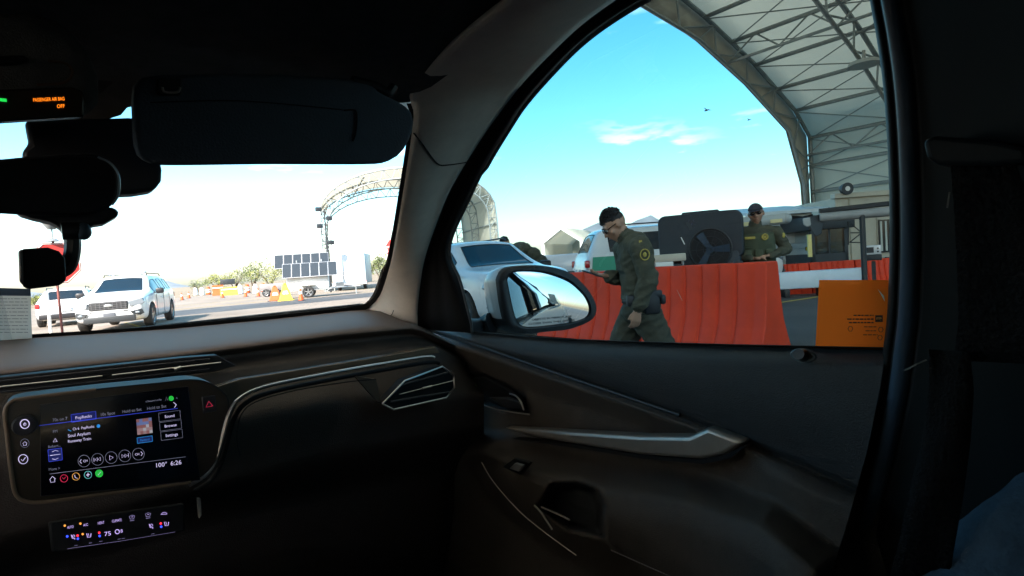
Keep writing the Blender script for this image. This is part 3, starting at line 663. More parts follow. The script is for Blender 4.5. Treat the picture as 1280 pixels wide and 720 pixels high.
# far barriers
a = P(955, 345, d=14); b_ = P(1125, 345, d=13.4); dv = Vector((b_.x-a.x, b_.y-a.y, 0)); ang = math.atan2(dv.y, dv.x)
for i in range(3):
    c = a + dv*((i+.5)/3*1.0); barrier((c.x, c.y, 0), ang, dv.length/3*.97, .74, orange, ['orange red far barrier left end behind the white rail', 'orange red far barrier behind the white rail end', 'orange red far barrier right of the dark gate post'][i], 6, 'far orange red barriers')
a = P(972, 346, d=13); b_ = P(1080, 346, d=12.7); c = (a+b_)/2; c.z = 0; dv = b_-a
rt = empty('rail_barrier', c, math.atan2(dv.y, dv.x)); tag(rt, 'long white rail barrier in front of the far orange red barriers', 'barrier')
sub(MB().box((0, 0, .39), (Vector((dv.x, dv.y)).length, .25, .40), bev=.05), 'rail', mat('blue_white_plastic', (.62, .72, .80), .4, var=.06, vs_=3), rt)
b = MB(); n_ = Vector((dv.x, dv.y)).length
for s in (-.42, 0, .42): b.box((n_*s, 0, .1), (.12, .35, .2), bev=.02)
sub(b, 'foot', blackp, rt)
# evaporative cooler behind the barrier
p, rz = face(881, 7.15, 0); rt = empty('portable_cooler', p, rz+math.radians(-6)); tag(rt, 'big charcoal portable cooler with a round fan opening behind the barrier', 'cooler')
coolm = mat('charcoal_plastic', (.014, .022, .032), .6, var=.1, vs_=12, bump=.15, bs=150); cooll = mat('fan_blue', (.012, .034, .066), .6)
def rrect(w_, h_, r, n=5):
    o = []
    for cx, cz, a0 in ((w_/2-r, h_/2-r, 0), (-w_/2+r, h_/2-r, 90), (-w_/2+r, -h_/2+r, 180), (w_/2-r, -h_/2+r, 270)):
        for i in range(n+1): a = math.radians(a0+90*i/n); o.append((cx+r*math.cos(a), cz+r*math.sin(a)))
    return o
ztop = P(881, 265, d=7.15).z; 
hd = MB(); hd.prism([(-x, .18, ztop-.31+z) for x, z in rrect(1.0, .58, .09)], (0, -.36, 0)); hd.prism([(-x, .0, ztop-.01+z) for x, z in rrect(.45, .05, .02)], (0, -.12, 0)); sub(hd, 'hood', coolm, rt, bevel=.015)
sub(MB().box((-.06, -.02, (ztop-.5)/2), (.80, .42, ztop-.5), bev=.04), 'cabinet', coolm, rt)
cc = Vector((-.12, .19, ztop-.48)); rg = MB()
rg.tube([cc + Vector((.250*math.cos(a), .01, .250*math.sin(a))) for a in [2*math.pi*i/32 for i in range(32)]], .010, 8, closed=True); sub(rg, 'fan_shroud', mat('dark_shroud', (.012, .014, .018), .4), rt)
dk = MB(); dk.cyl(cc + Vector((0, -.005, 0)), cc + Vector((0, .004, 0)), .24, n=32); sub(dk, 'fan_opening', mat('fan_dark', (.008, .008, .010), .8), rt)
fb = MB(); fb.cyl(cc, cc+Vector((0, .03, 0)), .045)
for i in range(3):
    a = math.radians(62+120*i); dr = Vector((math.cos(a), 0, math.sin(a))); nn = Vector((-math.sin(a), 0, math.cos(a)))
    fb.prism([cc + Vector((0, .012, 0)) + dr*.03 - nn*.025, cc + Vector((0, .025, 0)) + dr*.225 - nn*.06, cc + Vector((0, .015, 0)) + dr*.23 + nn*.04, cc + Vector((0, .008, 0)) + dr*.03 + nn*.03], (0, .006, 0))
sub(fb, 'fan_blade', cooll, rt)
gw = MB()
for r_ in (.08, .16, .23): gw.tube([cc + Vector((r_*math.cos(t), .034, r_*math.sin(t))) for t in [2*math.pi*i/28 for i in range(28)]], .0025, 5, closed=True)
for i in range(8): t = 2*math.pi*i/10; gw.tube([cc + Vector((0, .036, 0)), cc + Vector((.24*math.cos(t), .032, .24*math.sin(t)))], .002, 5)
sub(gw, 'wire_grille', darkmetal, rt)
sub(MB().prism([(-.36, .185, ztop-.12), (-.34, .185, ztop-.12), (-.30, .185, ztop-.24), (-.32, .185, ztop-.24)], (0, .004, 0)) if False else MB().box((.20, .19, ztop-.35), (.012, .006, .10), R=Matrix.Rotation(.4, 3, 'Y')), 'scuff', refl, rt)
# small things left of the cooler on the barrier line: pale box and stool
p, rz = face(838, 7.0, 0); rt = empty('folding_table', p, rz); tag(rt, 'pale folding table behind the barrier left of the cooler', 'table')
tz = P(838, 322, d=7).z; sub(MB().box((0, 0, tz), (.42, .5, .09), bev=.01), 'table_top', cream, rt)
for sx in (-1, 1):
    for sy in (-1, 1): sub(MB().tube([(sx*.17, sy*.2, 0), (sx*.17, sy*.2, tz-.03)], .015, 6), 'leg', steel, rt)
# work light on a post
a = P(905, 281, d=7.9); b_ = P(983, 273, d=7.9); c = (a+b_)/2
rt = empty('work_light', (c.x, c.y, 0)); tag(rt, 'horizontal tubular work light on a dark post behind the capped officer', 'light')
lm = MB(); dr = (b_-a).normalized(); nrm = (CAM-c).normalized(); upv = dr.cross(nrm).normalized()*-1
upv = upv if upv.z > 0 else -upv
rows = []
for i in range(13):
    aa = math.pi*2*i/12; rows.append([q + upv*math.sin(aa)*.075 + nrm*math.cos(aa)*.06 for q in (a, lerp(a, b_, .5), b_)])
lm.grid(rows); lm.ball(b_, .074, 0); lm.ball(a, .074, 0); world_parent(lm.build('housing', mat('lamp_grey', (.35, .38, .38), .45)), rt)
for t0, t1 in ((.16, .42), (.74, .93)):
    q0, q1 = lerp(a, b_, t0), lerp(a, b_, t1); m1 = MB(); m1.prism([q0 + nrm*.062 - upv*.045, q1+nrm*.062 - upv*.045, q1+nrm*.068 + upv*.005, q0+nrm*.068+upv*.005], nrm*.006); world_parent(m1.build('lens', mat('warm_lens', (.75, .65, .35), .2)), rt)
q = lerp(a, b_, .15); world_parent(MB().tube([(q.x, q.y, 0), (q.x, q.y, q.z)], .05, 10).build('post', darkmetal), rt)
# shed with horizontal siding
def xy(px, d): p = P(px, 345, d=d); return Vector((p.x, p.y, 0))
def wallbox(name, label, cat, pxa, pxb, d, py_top, mtl, depth=3, roof=None):
    a, b_ = xy(pxa, d), xy(pxb, d); c = (a+b_)/2; dv = b_-a; rt = empty(name, c, math.atan2(dv.y, dv.x)); tag(rt, label, cat)
    zt = P((pxa+pxb)/2, py_top, d=d).z; L_ = dv.length
    return rt, L_, zt
rt, L_, zt = wallbox('siding_shed', 'pale blue grey shed with horizontal siding behind the capped officer', 'shed', 935, 1018, 17, 268, None)
sid = MB(); n = int(zt/.17)
for i in range(n): z0 = i*zt/n; z1 = (i+1)*zt/n; sid.prism([(-L_/2, 0, z0), (-L_/2, -.035, z0+.004), (-L_/2, -.008, z1), (-L_/2, 0, z1)], (L_, 0, 0))
sid.box((0, 1.2, zt/2), (L_, 2.36, zt)); sub(sid, 'siding_wall', mat('pale_siding', (.50, .57, .60), .5, var=.05, vs_=3), rt)
rf = MB(); rf.prism([(-L_/2-.1, -.35, zt-.02), (-L_/2-.1, -.35, zt+.08), (-L_/2-.1, 2.6, zt+.42), (-L_/2-.1, 2.6, zt+.32)], (L_+.6, 0, 0)); sub(rf, 'roof', mat('pale_roof', (.52, .60, .64), .5), rt)
sg = MB(); sg.box((L_*.16, -.04, zt*.66), (.24, .02, .30)); 
sub(sg, 'notice', refl, rt)
# cream control building
rt, L_, zt = wallbox('cream_building', 'cream panelled control building behind the boom at far right', 'building', 1048, 1175, 19, 243, None)
w_ = MB(); w_.box((0, 2, zt/2), (L_, 4, zt)); w_.box((0, -.04, zt+.05), (L_+.2, .25, .16)); w_.box((-L_*.36, -.03, zt/2), (.06, .04, zt)); w_.box((-L_*.1, -.03, zt*.43), (.05, .04, zt*.86)); w_.box((0, -.03, zt*.80), (L_, .04, .05)); sub(w_, 'wall', cream, rt, bevel=.01)
wd = MB(); wd.box((L_*.06, -.06, zt*.48), (1.1, .06, 1.1)); 
for i in range(7): wd.box((L_*.06-.48+.16*i, -.1, zt*.48), (.06, .02, 1.0), m=1)
sub(wd, 'window', [carglass, mat('blind_slat', (.5, .55, .52), .6)], rt)
p_ = MB(); p_.cyl((-L_*.42, -.1, zt+.26), (-L_*.42, -.28, zt+.26), .18, .20, 20, 0); p_.cyl((-L_*.42, -.285, zt+.26), (-L_*.42, -.29, zt+.26), .08, n=16, m=1); p_.tube([(-L_*.42, 0, zt), (-L_*.42, 0, zt+.26), (-L_*.42, -.1, zt+.26)], .03); sub(p_, 'round_lamp', [darkmetal, refl], rt)
# inspection booth (dark glass)
rt, L_, zt = wallbox('inspection_booth', 'dark glazed inspection booth with yellow edge under the grey boom', 'booth', 1016, 1062, 15.5, 268, None)
b = MB(); b.box((0, .8, .45), (L_, 1.6, .9)); b.box((0, .8, zt-.2), (L_+.25, 1.9, .4), bev=.02); b.box((-L_/2+.05, .05, zt/2), (.10, .10, zt)); b.box((L_/2-.05, .05, zt/2), (.10, .10, zt)); b.box((0, .05, zt/2), (.06, .08, zt)); b.box((0, 1.58, zt*.5), (L_, .04, zt)); sub(b, 'booth_frame', darkmetal, rt)
sub(MB().box((-L_/2-.05, -.0, 1.15), (.10, .06, .62)), 'yellow_edge', mat('pale_yellow', (.80, .68, .25), .5), rt)
gl = MB(); gl.box((0, .02, 1.2), (L_-.16, .02, .85)); sub(gl, 'glass', win_side, rt)
i_ = MB(); rnd = random.Random(3)
for k in range(16): i_.box((rnd.uniform(-L_*.38, L_*.38), rnd.uniform(.4, 1.0), rnd.uniform(.95, 1.25)), (rnd.uniform(.05, .2), .05, rnd.uniform(.03, .14)), rz=rnd.uniform(-.5, .5), m=rnd.choice([0, 0, 1, 2]))
sub(i_, 'shelf_clutter', [yellowm, mat('rusty', (.16, .06, .02), .7), cream], rt)
# boom with gate post
a = P(1024, 272, d=11.5); b_ = P(1150, 261, d=11.0); base = P(1081, 350, d=11.3)
rt = empty('gate_boom', (base.x, base.y, 0)); tag(rt, 'grey tubular gate boom on a dark post with a black bracket head', 'boom')
bm_ = MB(); bm_.tube([a, b_], .095, 14); world_parent(bm_.build('tube', mat('boom_grey', (.27, .28, .28), .5, var=.06)), rt)
world_parent(MB().tube([a + Vector((0, 0, .13)), b_ + Vector((0, 0, .17))], .05, 6).build('top_rail', darkmetal), rt)
world_parent(MB().tube([(base.x, base.y, 0), (base.x, base.y, a.z-.02)], .055, 8).build('post', darkmetal), rt)
br = MB(); h = lerp(a, b_, -.02); n1 = Vector((h.x-CAM.x, h.y-CAM.y, 0)).normalized(); 
br.prism([P(x, y, d=11.5) for x, y in [(1014, 288), (1012, 272), (1024, 268), (1036, 259), (1044, 261), (1052, 268), (1030, 276), (1027, 292), (1020, 296)]], n1*.22); world_parent(br.build('bracket_head', darkmetal, bevel=.01), rt)
br = MB(); br.prism([P(x, y, d=11.5) for x, y in [(1003, 273), (1016, 271), (1017, 281), (1009, 284), (1004, 281)]], n1*.12); world_parent(br.build('counterweight', mat('grey_box2', (.35, .37, .37), .6), bevel=.02), rt)
cb = MB()
for k in range(4):
    q0, q1 = P(975, 269+k*.6, d=11.7), P(1016, 268+k*.7, d=11.5); cb.tube([q0, lerp(q0, q1, .3)+Vector((0, 0, -.02-.012*k)), lerp(q0, q1, .7)+Vector((0, 0, -.045+.01*k)), q1], .011, 5)
world_parent(cb.build('cable', rubber), rt)
st_ = MB()
q = [P(1063, 279, d=11.6), P(1077, 291, d=11.6), P(1062, 303, d=11.6), P(1077, 303, d=11.6), P(1063, 291, d=11.6)]
for i, j in ((0, 1), (1, 2), (2, 3), (4, 1)): st_.tube([q[i], q[j]], .012, 5)
st_.tube([P(1060, 277, d=11.6), P(1060, 306, d=11.6)], .02, 5); world_parent(st_.build('lattice_stay', darkmetal), rt)
# generator box standing by the post
p, rz = face(1094, 12.4, 0); rt = empty('control_box', p, rz); tag(rt, 'white control box with dark panel on a stand right of the gate post', 'box')
zz = P(1094, 312, d=12.4).z; sub(MB().box((0, 0, zz), (.30, .3, .20), bev=.015), 'cabinet', white, rt)
q = MB(); q.box((.05, .155, zz), (.13, .01, .12)); q.cyl((-.09, .15, zz+.03), (-.09, .165, zz+.03), .02, n=10); q.cyl((-.09, .15, zz-.04), (-.09, .165, zz-.04), .02, n=10); sub(q, 'panel', darkmetal, rt)
sub(MB().box((0, 0, zz-.17), (.32, .3, .12), bev=.01), 'lower_case', darkmetal, rt); sub(MB().box((0, 0, (zz-.25)/2), (.08, .08, zz-.25)), 'stand', darkmetal, rt)
# carport + white trailer under it
a, b_ = xy(680, 23), xy(731, 23); c = (a+b_)/2; dv = b_-a; L_ = dv.length; rt = empty('carport', c, math.atan2(dv.y, dv.x)+math.radians(-22)); tag(rt, 'small white gabled carport with cream inside left of the patrol suv', 'carport')
ze, zp = P(705, 302, d=23).z, P(705, 284, d=23).z
gm = MB(); arch = [(-L_/2, 0), (-L_/2, ze), (-.0, zp), (L_/2, ze), (L_/2, 0)]
rows = [[Vector((x, y, z)) for x, z in arch] for y in (0, 1.5, 3, 4.5)]; gm.grid(rows); sub(gm, 'roof_sheet', fabric, rt, solid=.05, auto=20)
fr = MB(); fr.tube([(x*.985, -.03, z*.985) for x, z in arch], .085, 6); sub(fr, 'gable_frame', mat('beige_frame', (.80, .79, .74), .5), rt)
sub(MB().poly([(x*.98, 4.4, z*.98) for x, z in arch]), 'back_wall', fabric, rt, solid=.04)
p, rz = face(705, 19.5, 0); rt = empty('utility_trailer', p, rz+math.radians(84)); tag(rt, 'low white utility trailer parked in front of the carport', 'trailer')
zt = P(705, 318, d=19.5).z; sub(MB().box((0, 0, (zt+.5)/2), (1.5, 1.9, zt-.5), bev=.06), 'box_body', white, rt)
b = MB(); b.box((-.76, 0, (zt+.5)/2), (.02, 1.5, zt-.85), bev=.01); sub(b, 'side_panel', mat('pale_blue_white', (.6, .7, .74), .5), rt)
for s in (-1, 1): make_wheel(rt, s*.75, 0, .33, .2)
sub(MB().tube([(0, .9, .5), (0, 2.0, .5)], .05), 'drawbar', steel, rt); sub(MB().box((-.6, -.97, zt-.45), (.16, .05, .2), bev=.02), 'tail_light', darkmetal, rt)
# ================================================================ PEOPLE
skin = mat('skin_tan', (.38, .21, .14), .5, var=.08, vs_=20); hair = mat('black_hair', (.012, .010, .010), .6, bump=.6, bs=160)
unif = mat('olive_uniform', (.062, .062, .042), .9, var=.25, vs_=14, bump=.6, bs=40); unif2 = mat('olive_trousers', (.052, .052, .036), .88, var=.22, vs_=9, bump=.5, bs=22)
vestm = mat('green_vest', (.062, .078, .046), .85, var=.15, vs_=30, bump=.3, bs=60); boot = mat('black_boot', (.012, .012, .012), .4); bandm = mat('duty_belt', (.012, .014, .018), .5)
badge_y = mat('badge_yellow', (.42, .33, .07), .7); capm = mat('dark_cap', (.035, .032, .045), .85, bump=.3, bs=90); denim = mat('blue_cloth', (.10, .16, .24), .9, var=.15, vs_=40, bump=.3, bs=200)
eyew = mat('eye_white', (.6, .6, .58), .3); irism = mat('eye_dark', (.02, .015, .01), .2); lipm = mat('lips', (.28, .11, .08), .5); glassesm = mat('sunglasses', (.008, .008, .010), .15)
def body_mesh(name, prims, mats, vox=.009, parent=None, smooth=6, cloth=(1, 2), fold=.008):
    """union of tapered limbs and ellipsoids grown into ONE continuous skin; each face takes the material of the limb it belongs to"""
    mb = MB()
    for p in prims:
        if p[0] == 'c':
            _, a, b, ra, rb, m = p; a, b = Vector(a), Vector(b); n = max(3, int((b-a).length/.02)); dr = (b-a).normalized()
            pts = [a - dr*ra*.85, a - dr*ra*.5] + [lerp(a, b, i/n) for i in range(n+1)] + [b + dr*rb*.5, b + dr*rb*.85]
            rr = [ra*.45, ra*.86] + [lerp(ra, rb, i/n) for i in range(n+1)] + [rb*.86, rb*.45]; mb.tube(pts, rr, 14)
        else:
            _, c, r, R, m = p; mb.ball(c, r, 0, 20, 12, R)
    o = mb.build(name, mats, auto=0)
    md = o.modifiers.new('r', 'REMESH'); md.mode = 'VOXEL'; md.voxel_size = vox; md.use_smooth_shade = True
    s_ = o.modifiers.new('s', 'SMOOTH'); s_.iterations = smooth; s_.factor = .5
    bpy.context.view_layer.update(); me = evald(o); bpy.data.objects.remove(o)
    n = len(me.polygons); c = np.empty(n*3); me.polygons.foreach_get('center', c); c = c.reshape(-1, 3); best = np.full(n, 1e9); mi = np.zeros(n, int)
    for p in prims:
        if p[0] == 'c':
            a, b = np.array(p[1]), np.array(p[2]); ab = b-a; t = np.clip(((c-a)@ab)/max(1e-9, ab@ab), 0, 1); d = np.linalg.norm(c-(a+t[:, None]*ab), axis=1)-(p[3]+(p[4]-p[3])*t)
        else:
            R = np.array(p[3]) if p[3] is not None else np.eye(3); q = (c-np.array(p[1]))@R; rr = np.array(p[2]); k = np.linalg.norm(q/rr, axis=1); d = (k-1)*rr.min()
        u = d < best; best[u] = d[u]; mi[u] = p[-1]
    me.materials.clear()
    # cloth folds: ripple the clothed vertices along their normals
    nv = len(me.vertices); vm = np.zeros(nv, int)
    for pl_ in me.polygons:
        for vi in pl_.vertices: vm[vi] = mi[pl_.index]
    nrm_ = np.empty(nv*3); me.vertices.foreach_get('normal', nrm_); nrm_ = nrm_.reshape(-1, 3)
    for v_ in me.vertices:
        if vm[v_.index] in cloth:
            q = v_.co; a_ = noise.noise(Vector((q.x*7, q.y*7, q.z*15 + q.y*9))); b2 = noise.noise(Vector((q.x*16+5, q.y*16, q.z*30)))
            v_.co = q + Vector(nrm_[v_.index])*(fold*((1-abs(a_)*2.2) + .45*b2))
    for x in mats: me.materials.append(x)
    me.polygons.foreach_set('material_index', mi.astype('i')); me.polygons.foreach_set('use_smooth', [True]*n)
    ob = bpy.data.objects.new(name, me); COL.objects.link(ob)
    if parent: ob.parent = parent
    return ob
def hand_prims(w, d, pn, m, grip=.5, s=1.0, thumb=1):
    """wrist point w, direction d, palm normal pn"""
    d = Vector(d).normalized(); pn = Vector(pn); pn = (pn - d*pn.dot(d)).normalized(); sd_ = d.cross(pn)*thumb; w = Vector(w); o = []
    k = w + d*.085*s
    for i in range(4): o.append(('c', tuple(w + sd_*(.004-.006*i)*s), tuple(k + sd_*(.030-.020*i)*s), .017*s, .013*s, m))
    for i, ln_ in enumerate((.068, .078, .072, .055)):
        a = k + sd_*(.031-.0205*i)*s; ang = grip*1.0; d1 = (d*math.cos(ang*.5) + pn*math.sin(ang*.5)); d2 = d*math.cos(ang*1.4) + pn*math.sin(ang*1.4)
        b = a + d1*ln_*.5*s; c = b + d2*ln_*.5*s; o += [('c', tuple(a), tuple(b), .0095*s, .009*s, m), ('c', tuple(b), tuple(c), .009*s, .0075*s, m)]
    a = w + sd_*.018*s + d*.02*s; b = a + (sd_*.6 + d*.75 + pn*.25).normalized()*.042*s; c = b + (sd_*.15 + d*.9 + pn*.45).normalized()*.034*s
    o += [('c', tuple(a), tuple(b), .013*s, .011*s, m), ('c', tuple(b), tuple(c), .011*s, .009*s, m)]; return o
def head_prims(c, fwd, up, m, s=1.0):
    """head centred at c looking along fwd"""
    c = Vector(c); f = Vector(fwd).normalized(); u = Vector(up); u = (u-f*u.dot(f)).normalized(); x = f.cross(u); R = Matrix((x, f, u)).transposed()
    P_ = lambda a, b, e: tuple(c + x*a*s + f*b*s + u*e*s)
    o = [('e', P_(0, -.008, .025), (.076*s, .095*s, .090*s), R, m), ('e', P_(0, .020, -.030), (.062*s, .070*s, .075*s), R, m), ('c', P_(0, .045, -.092), P_(0, .052, -.080), .026*s, .030*s, m),
         ('c', P_(0, .088, .012), P_(0, .108, -.022), .010*s, .015*s, m), ('c', P_(-.016, .092, -.026), P_(.016, .092, -.026), .010*s, .010*s, m),
         ('c', P_(-.045, .078, .030), P_(.045, .078, .030), .014*s, .014*s, m), ('c', P_(-.055, .055, -.022), P_(-.030, .072, -.018), .020*s, .018*s, m), ('c', P_(.055, .055, -.022), P_(.030, .072, -.018), .020*s, .018*s, m),
         ('c', P_(-.018, .084, -.056), P_(.018, .084, -.056), .010*s, .010*s, m)]
    for q in (-1, 1): o.append(('e', P_(q*.078, -.012, -.005), (.012*s, .022*s, .034*s), R, m))
    return o, P_, R, (x, f, u)
def face_parts(root, P_, R, s=1.0, glasses=False):
    e = MB()
    for q in (-1, 1): e.ball(P_(q*.031, .078, .010), .0125*s, 0, 10, 8); e.ball(P_(q*.031, .088, .010), .006*s, 1, 8, 6)
    sub(e, 'eyes', [eyew, irism], root)
    b = MB()
    for q in (-1, 1): b.tube([P_(q*.015, .093, .032), P_(q*.033, .092, .037), P_(q*.050, .078, .031)], [.004*s, .0045*s, .003*s], 6)
    sub(b, 'eyebrows', hair, root)
    sub(MB().tube([P_(-.024, .086, -.057), P_(0, .097, -.055), P_(.024, .086, -.057)], [.003*s, .0055*s, .003*s], 6), 'mouth', lipm, root)
    if glasses:
        g = MB()
        for q in (-1, 1):
            g.ball(P_(q*.034, .096, .010), (.028*s, .006*s, .020*s), 0, 14, 8, R); g.tube([P_(q*.060, .088, .014), P_(q*.080, .03, .014), P_(q*.082, -.02, .008)], .0035*s, 5)
        g.tube([P_(-.01, .101, .016), P_(.01, .101, .016)], .003*s, 5); sub(g, 'sunglasses', glassesm, root)
def scalp(root, P_, R, s, style='hair', ax=None, m=None):
    """hair cap: upper shell of the skull, lower at the nape"""
    mb = MB(); n = 26; rows = []
    for i in range(9):
        row = []
        for j in range(n+1):
            a = 2*math.pi*j/n; back = .5-.5*math.sin(a)     # 0 in front, 1 at the nape
            lim = lerp(.92, 2.0, back**.7) if style == 'hair' else 1.42
            th = lim*i/8; rr = Vector((.0815*math.sin(th)*math.cos(a), (.100)*math.sin(th)*math.sin(a), .096*math.cos(th)))
            k = 1 + (.05*noise.noise(Vector((a*6, th*9, 2))) if style == 'hair' else 0)
            if style == 'hair': k *= lerp(.985, .92, (i/8)**3)
            if style == 'hair' and i == 0: k = 1
            row.append(P_(rr.x*k, rr.y*k*(.93 if rr.y > 0 and style == 'hair' else 1)-.008, rr.z*k+.027 + (.010*(1-th/2)*(.5+.5*math.sin(a)) if style == 'hair' else .004)))
        rows.append(row)
    mb.grid(rows)
    if style == 'hair':
        rn = random.Random(11)
        for _ in range(900):
            th = 1.25*math.sqrt(rn.random()); a = rn.uniform(0, 2*math.pi); ln_ = .010 + .014*(1-th/1.3) + rn.uniform(0, .008)
            n_ = Vector((math.sin(th)*math.cos(a), math.sin(th)*math.sin(a), math.cos(th))); c_ = Vector((n_.x*.079, n_.y*.090-.010, n_.z*.095+.030)); d_ = (n_ + Vector((rn.gauss(0, .3), .22+rn.gauss(0, .3), .1))).normalized(); s__ = n_.cross(d_).normalized()*.003
            mb.add([P_(*(c_-s__)), P_(*(c_+s__)), P_(*(c_+d_*ln_))], [(0, 1, 2)], 0)
    return mb
# --- officer walking in profile towards the picture's left, looking down
def loc_frame(px, d, heading):
    """local axes: +Y forward of the person; heading 0 = facing the picture's left as seen from the camera"""
    p = P(px, 380, d=d); p.z = 0; to = Vector((p.x-CAM.x, p.y-CAM.y, 0)).normalized(); left = Vector((-to.y, to.x, 0)); a = math.atan2(-left.x, left.y) + heading; return p, a
p, a = loc_frame(795, 3.95, math.radians(14))
o1 = empty('person', p, a); tag(o1, 'bareheaded officer in olive uniform walking past the barrier looking down at a phone', 'person'); o1.scale = (.93, .93, .95)
HZ = 1.545   # head centre
pr = []
hp, HP, HR, hx = head_prims((0, .125, HZ-.030), (0.02, .80, -.58), (0, .5, .85), 0, .96); pr += hp
pr += [('c', (0, .045, 1.40), (0, .085, 1.475), .062, .056, 0),
       ('e', (0, -.015, 1.26), (.19, .130, .20), None, 1), ('e', (0, -.02, 1.08), (.18, .122, .22), None, 1), ('e', (0, -.03, .98), (.18, .130, .13), None, 1),
       ('c', (-.15, .015, 1.355), (.15, .015, 1.355), .075, .075, 1), ('c', (0, .02, 1.38), (0, .06, 1.44), .078, .066, 1),
       ('e', (0, -.035, .88), (.178, .140, .12), None, 2)]
# near side (camera side) is local -x? camera looks from local +x when walking left; arms: near arm hangs, far arm bent up to the phone
nx = -1
pr += [('c', (nx*.205, .0, 1.345), (nx*.235, -.045, 1.11), .076, .064, 1), ('c', (nx*.235, -.045, 1.11), (nx*.225, .035, .93), .066, .052, 1)]
pr += hand_prims((nx*.222, .045, .905), (0, .22, -1), (-nx, .25, 0), 0, .7, 1.0, -1)
pr += [('c', (-nx*.20, .02, 1.34), (-nx*.24, .0, 1.10), .080, .066, 1), ('c', (-nx*.24, .0, 1.10), (-nx*.10, .175, 1.14), .062, .045, 1)]
pr += hand_prims((-nx*.085, .19, 1.145), (-.35, .9, .12), (0, -.2, .9), 0, .7, 1.0, 1)
# legs mid-stride
pr += [('c', (.09, -.03, .86), (.10, .19, .48), .115, .088, 2), ('c', (.10, .19, .48), (.09, .22, .11), .085, .070, 2), ('c', (-.09, -.04, .86), (-.10, -.20, .50), .115, .088, 2), ('c', (-.10, -.20, .50), (-.10, -.56, .18), .088, .070, 2)]
pr += [('c', (.09, .20, .06), (.09, .38, .045), .05, .042, 3), ('c', (.09, .22, .12), (.09, .21, .06), .052, .05, 3), ('c', (-.10, -.58, .11), (-.10, -.44, .045), .048, .042, 3), ('c', (-.10, -.56, .16), (-.10, -.58, .10), .052, .05, 3)]
body_mesh('body', pr, [skin, unif, unif2, boot], .0085, o1, fold=.011)
face_parts(o1, HP, HR, .96, glasses=True); sub(scalp(o1, HP, HR, .96), 'hair', hair, o1, solid=.006, auto=0)
q = MB(); 
for k in range(0):
    rnd = random.Random(k); x = rnd.uniform(-.06, .06); q.tube([HP(x, .055, .095), HP(x*1.05, .075+rnd.uniform(-.01, .010), .100+rnd.uniform(-.005, .008)), HP(x*1.1, .086+rnd.uniform(-.014, .008), .104+rnd.uniform(-.012, .016))], [.009, .008, .003], 5)

bl = MB(); n = 30
bl.grid([[Vector((.182*math.cos(2*math.pi*j/n), -.03+.133*math.sin(2*math.pi*j/n), z)) for j in range(n+1)] for z in (.935, .975)]); sub(bl, 'belt', bandm, o1, solid=.012)
hm = MB(); hm.box((-.195, -.065, .945), (.05, .12, .17), bev=.02); hm.box((-.20, -.10, 1.0), (.04, .09, .06), bev=.015); hm.box((-.17, -.15, .96), (.08, .04, .07), bev=.015); hm.box((-.19, .085, .965), (.06, .06, .08), bev=.012); sub(hm, 'holster', bandm, o1)
pt = MB(); c = Vector((-.296, -.010, 1.285)); 
pt.tube([c + Vector((.004*0, .032*math.cos(t), .037*math.sin(t))) for t in [2*math.pi*i/18 for i in range(18)]], .0045, 5, closed=True); pt.ball(c, (.006, .014, .017)); pt.box((-.272, .010, 1.37), (.012, .02, .03)); sub(pt, 'shoulder_patch', badge_y, o1)
ph = empty('phone', (0, 0, 0)); bpy.data.objects.remove(ph)
wp = Matrix.Translation(p) @ Matrix.Rotation(a, 4, 'Z') @ (Vector((.05, .300, 1.165))*.955)
tg = MB().box((0, 0, 0), (.075, .150, .010), bev=.004).build('phone', darkmetal); tg.location = wp; tg.rotation_euler = (math.radians(20), 0, a-.3); tag(tg, 'dark phone in the hand of the walking officer', 'phone')
# --- officer with a cap behind the barrier, facing the camera
p, rz = face(949, 7.1, 0); o2 = empty('person', p, rz+math.radians(8)); tag(o2, 'officer in dark cap and olive vest leaning on the barrier beside the cooler', 'person'); o2.scale = (1.06, 1.06, 1.0)
pr = []; hp, HP, HR, hx = head_prims((-.01, .04, 1.635), (.16, .95, -.12), (.12, .1, 1), 0, 1.04); pr += hp
pr += [('c', (0, 0, 1.47), (0, .015, 1.58), .060, .056, 0), ('e', (0, .0, 1.30), (.205, .135, .20), None, 1), ('e', (0, 0, 1.10), (.19, .135, .22), None, 1), ('e', (0, 0, .95), (.185, .13, .14), None, 2),
       ('c', (-.16, 0, 1.41), (.16, 0, 1.41), .072, .072, 1), ('c', (0, 0, 1.43), (0, .01, 1.515), .085, .070, 1),
       ('c', (-.215, 0, 1.40), (-.335, -.03, 1.16), .075, .060, 1), ('c', (-.335, -.03, 1.16), (-.12, .20, 1.10), .058, .040, 1),
       ('c', (.215, 0, 1.40), (.30, -.02, 1.15), .075, .060, 1), ('c', (.30, -.02, 1.15), (.09, .20, 1.08), .058, .040, 1),
       ('c', (-.095, 0, .92), (-.11, .01, .48), .105, .07, 2), ('c', (-.11, .01, .48), (-.12, -.01, .1), .066, .05, 2), ('c', (.095, 0, .92), (.11, .01, .48), .105, .07, 2), ('c', (.11, .01, .48), (.12, -.01, .1), .066, .05, 2),
       ('c', (-.12, -.01, .06), (-.13, .17, .045), .05, .042, 3), ('c', (.12, -.01, .06), (.13, .17, .045), .05, .042, 3)]
pr += hand_prims((-.10, .215, 1.105), (1, .35, -.08), (0, .2, -.9), 0, .5, 1.0, 1) + hand_prims((.07, .215, 1.085), (-1, .4, -.05), (0, .2, -.9), 0, .5, 1.0, -1)
body_mesh('body', pr, [skin, unif, unif2, boot], .009, o2)
face_parts(o2, HP, HR, 1.0, glasses=True)
cp = scalp(o2, HP, HR, 1.0, 'cap'); x, f, u = hx
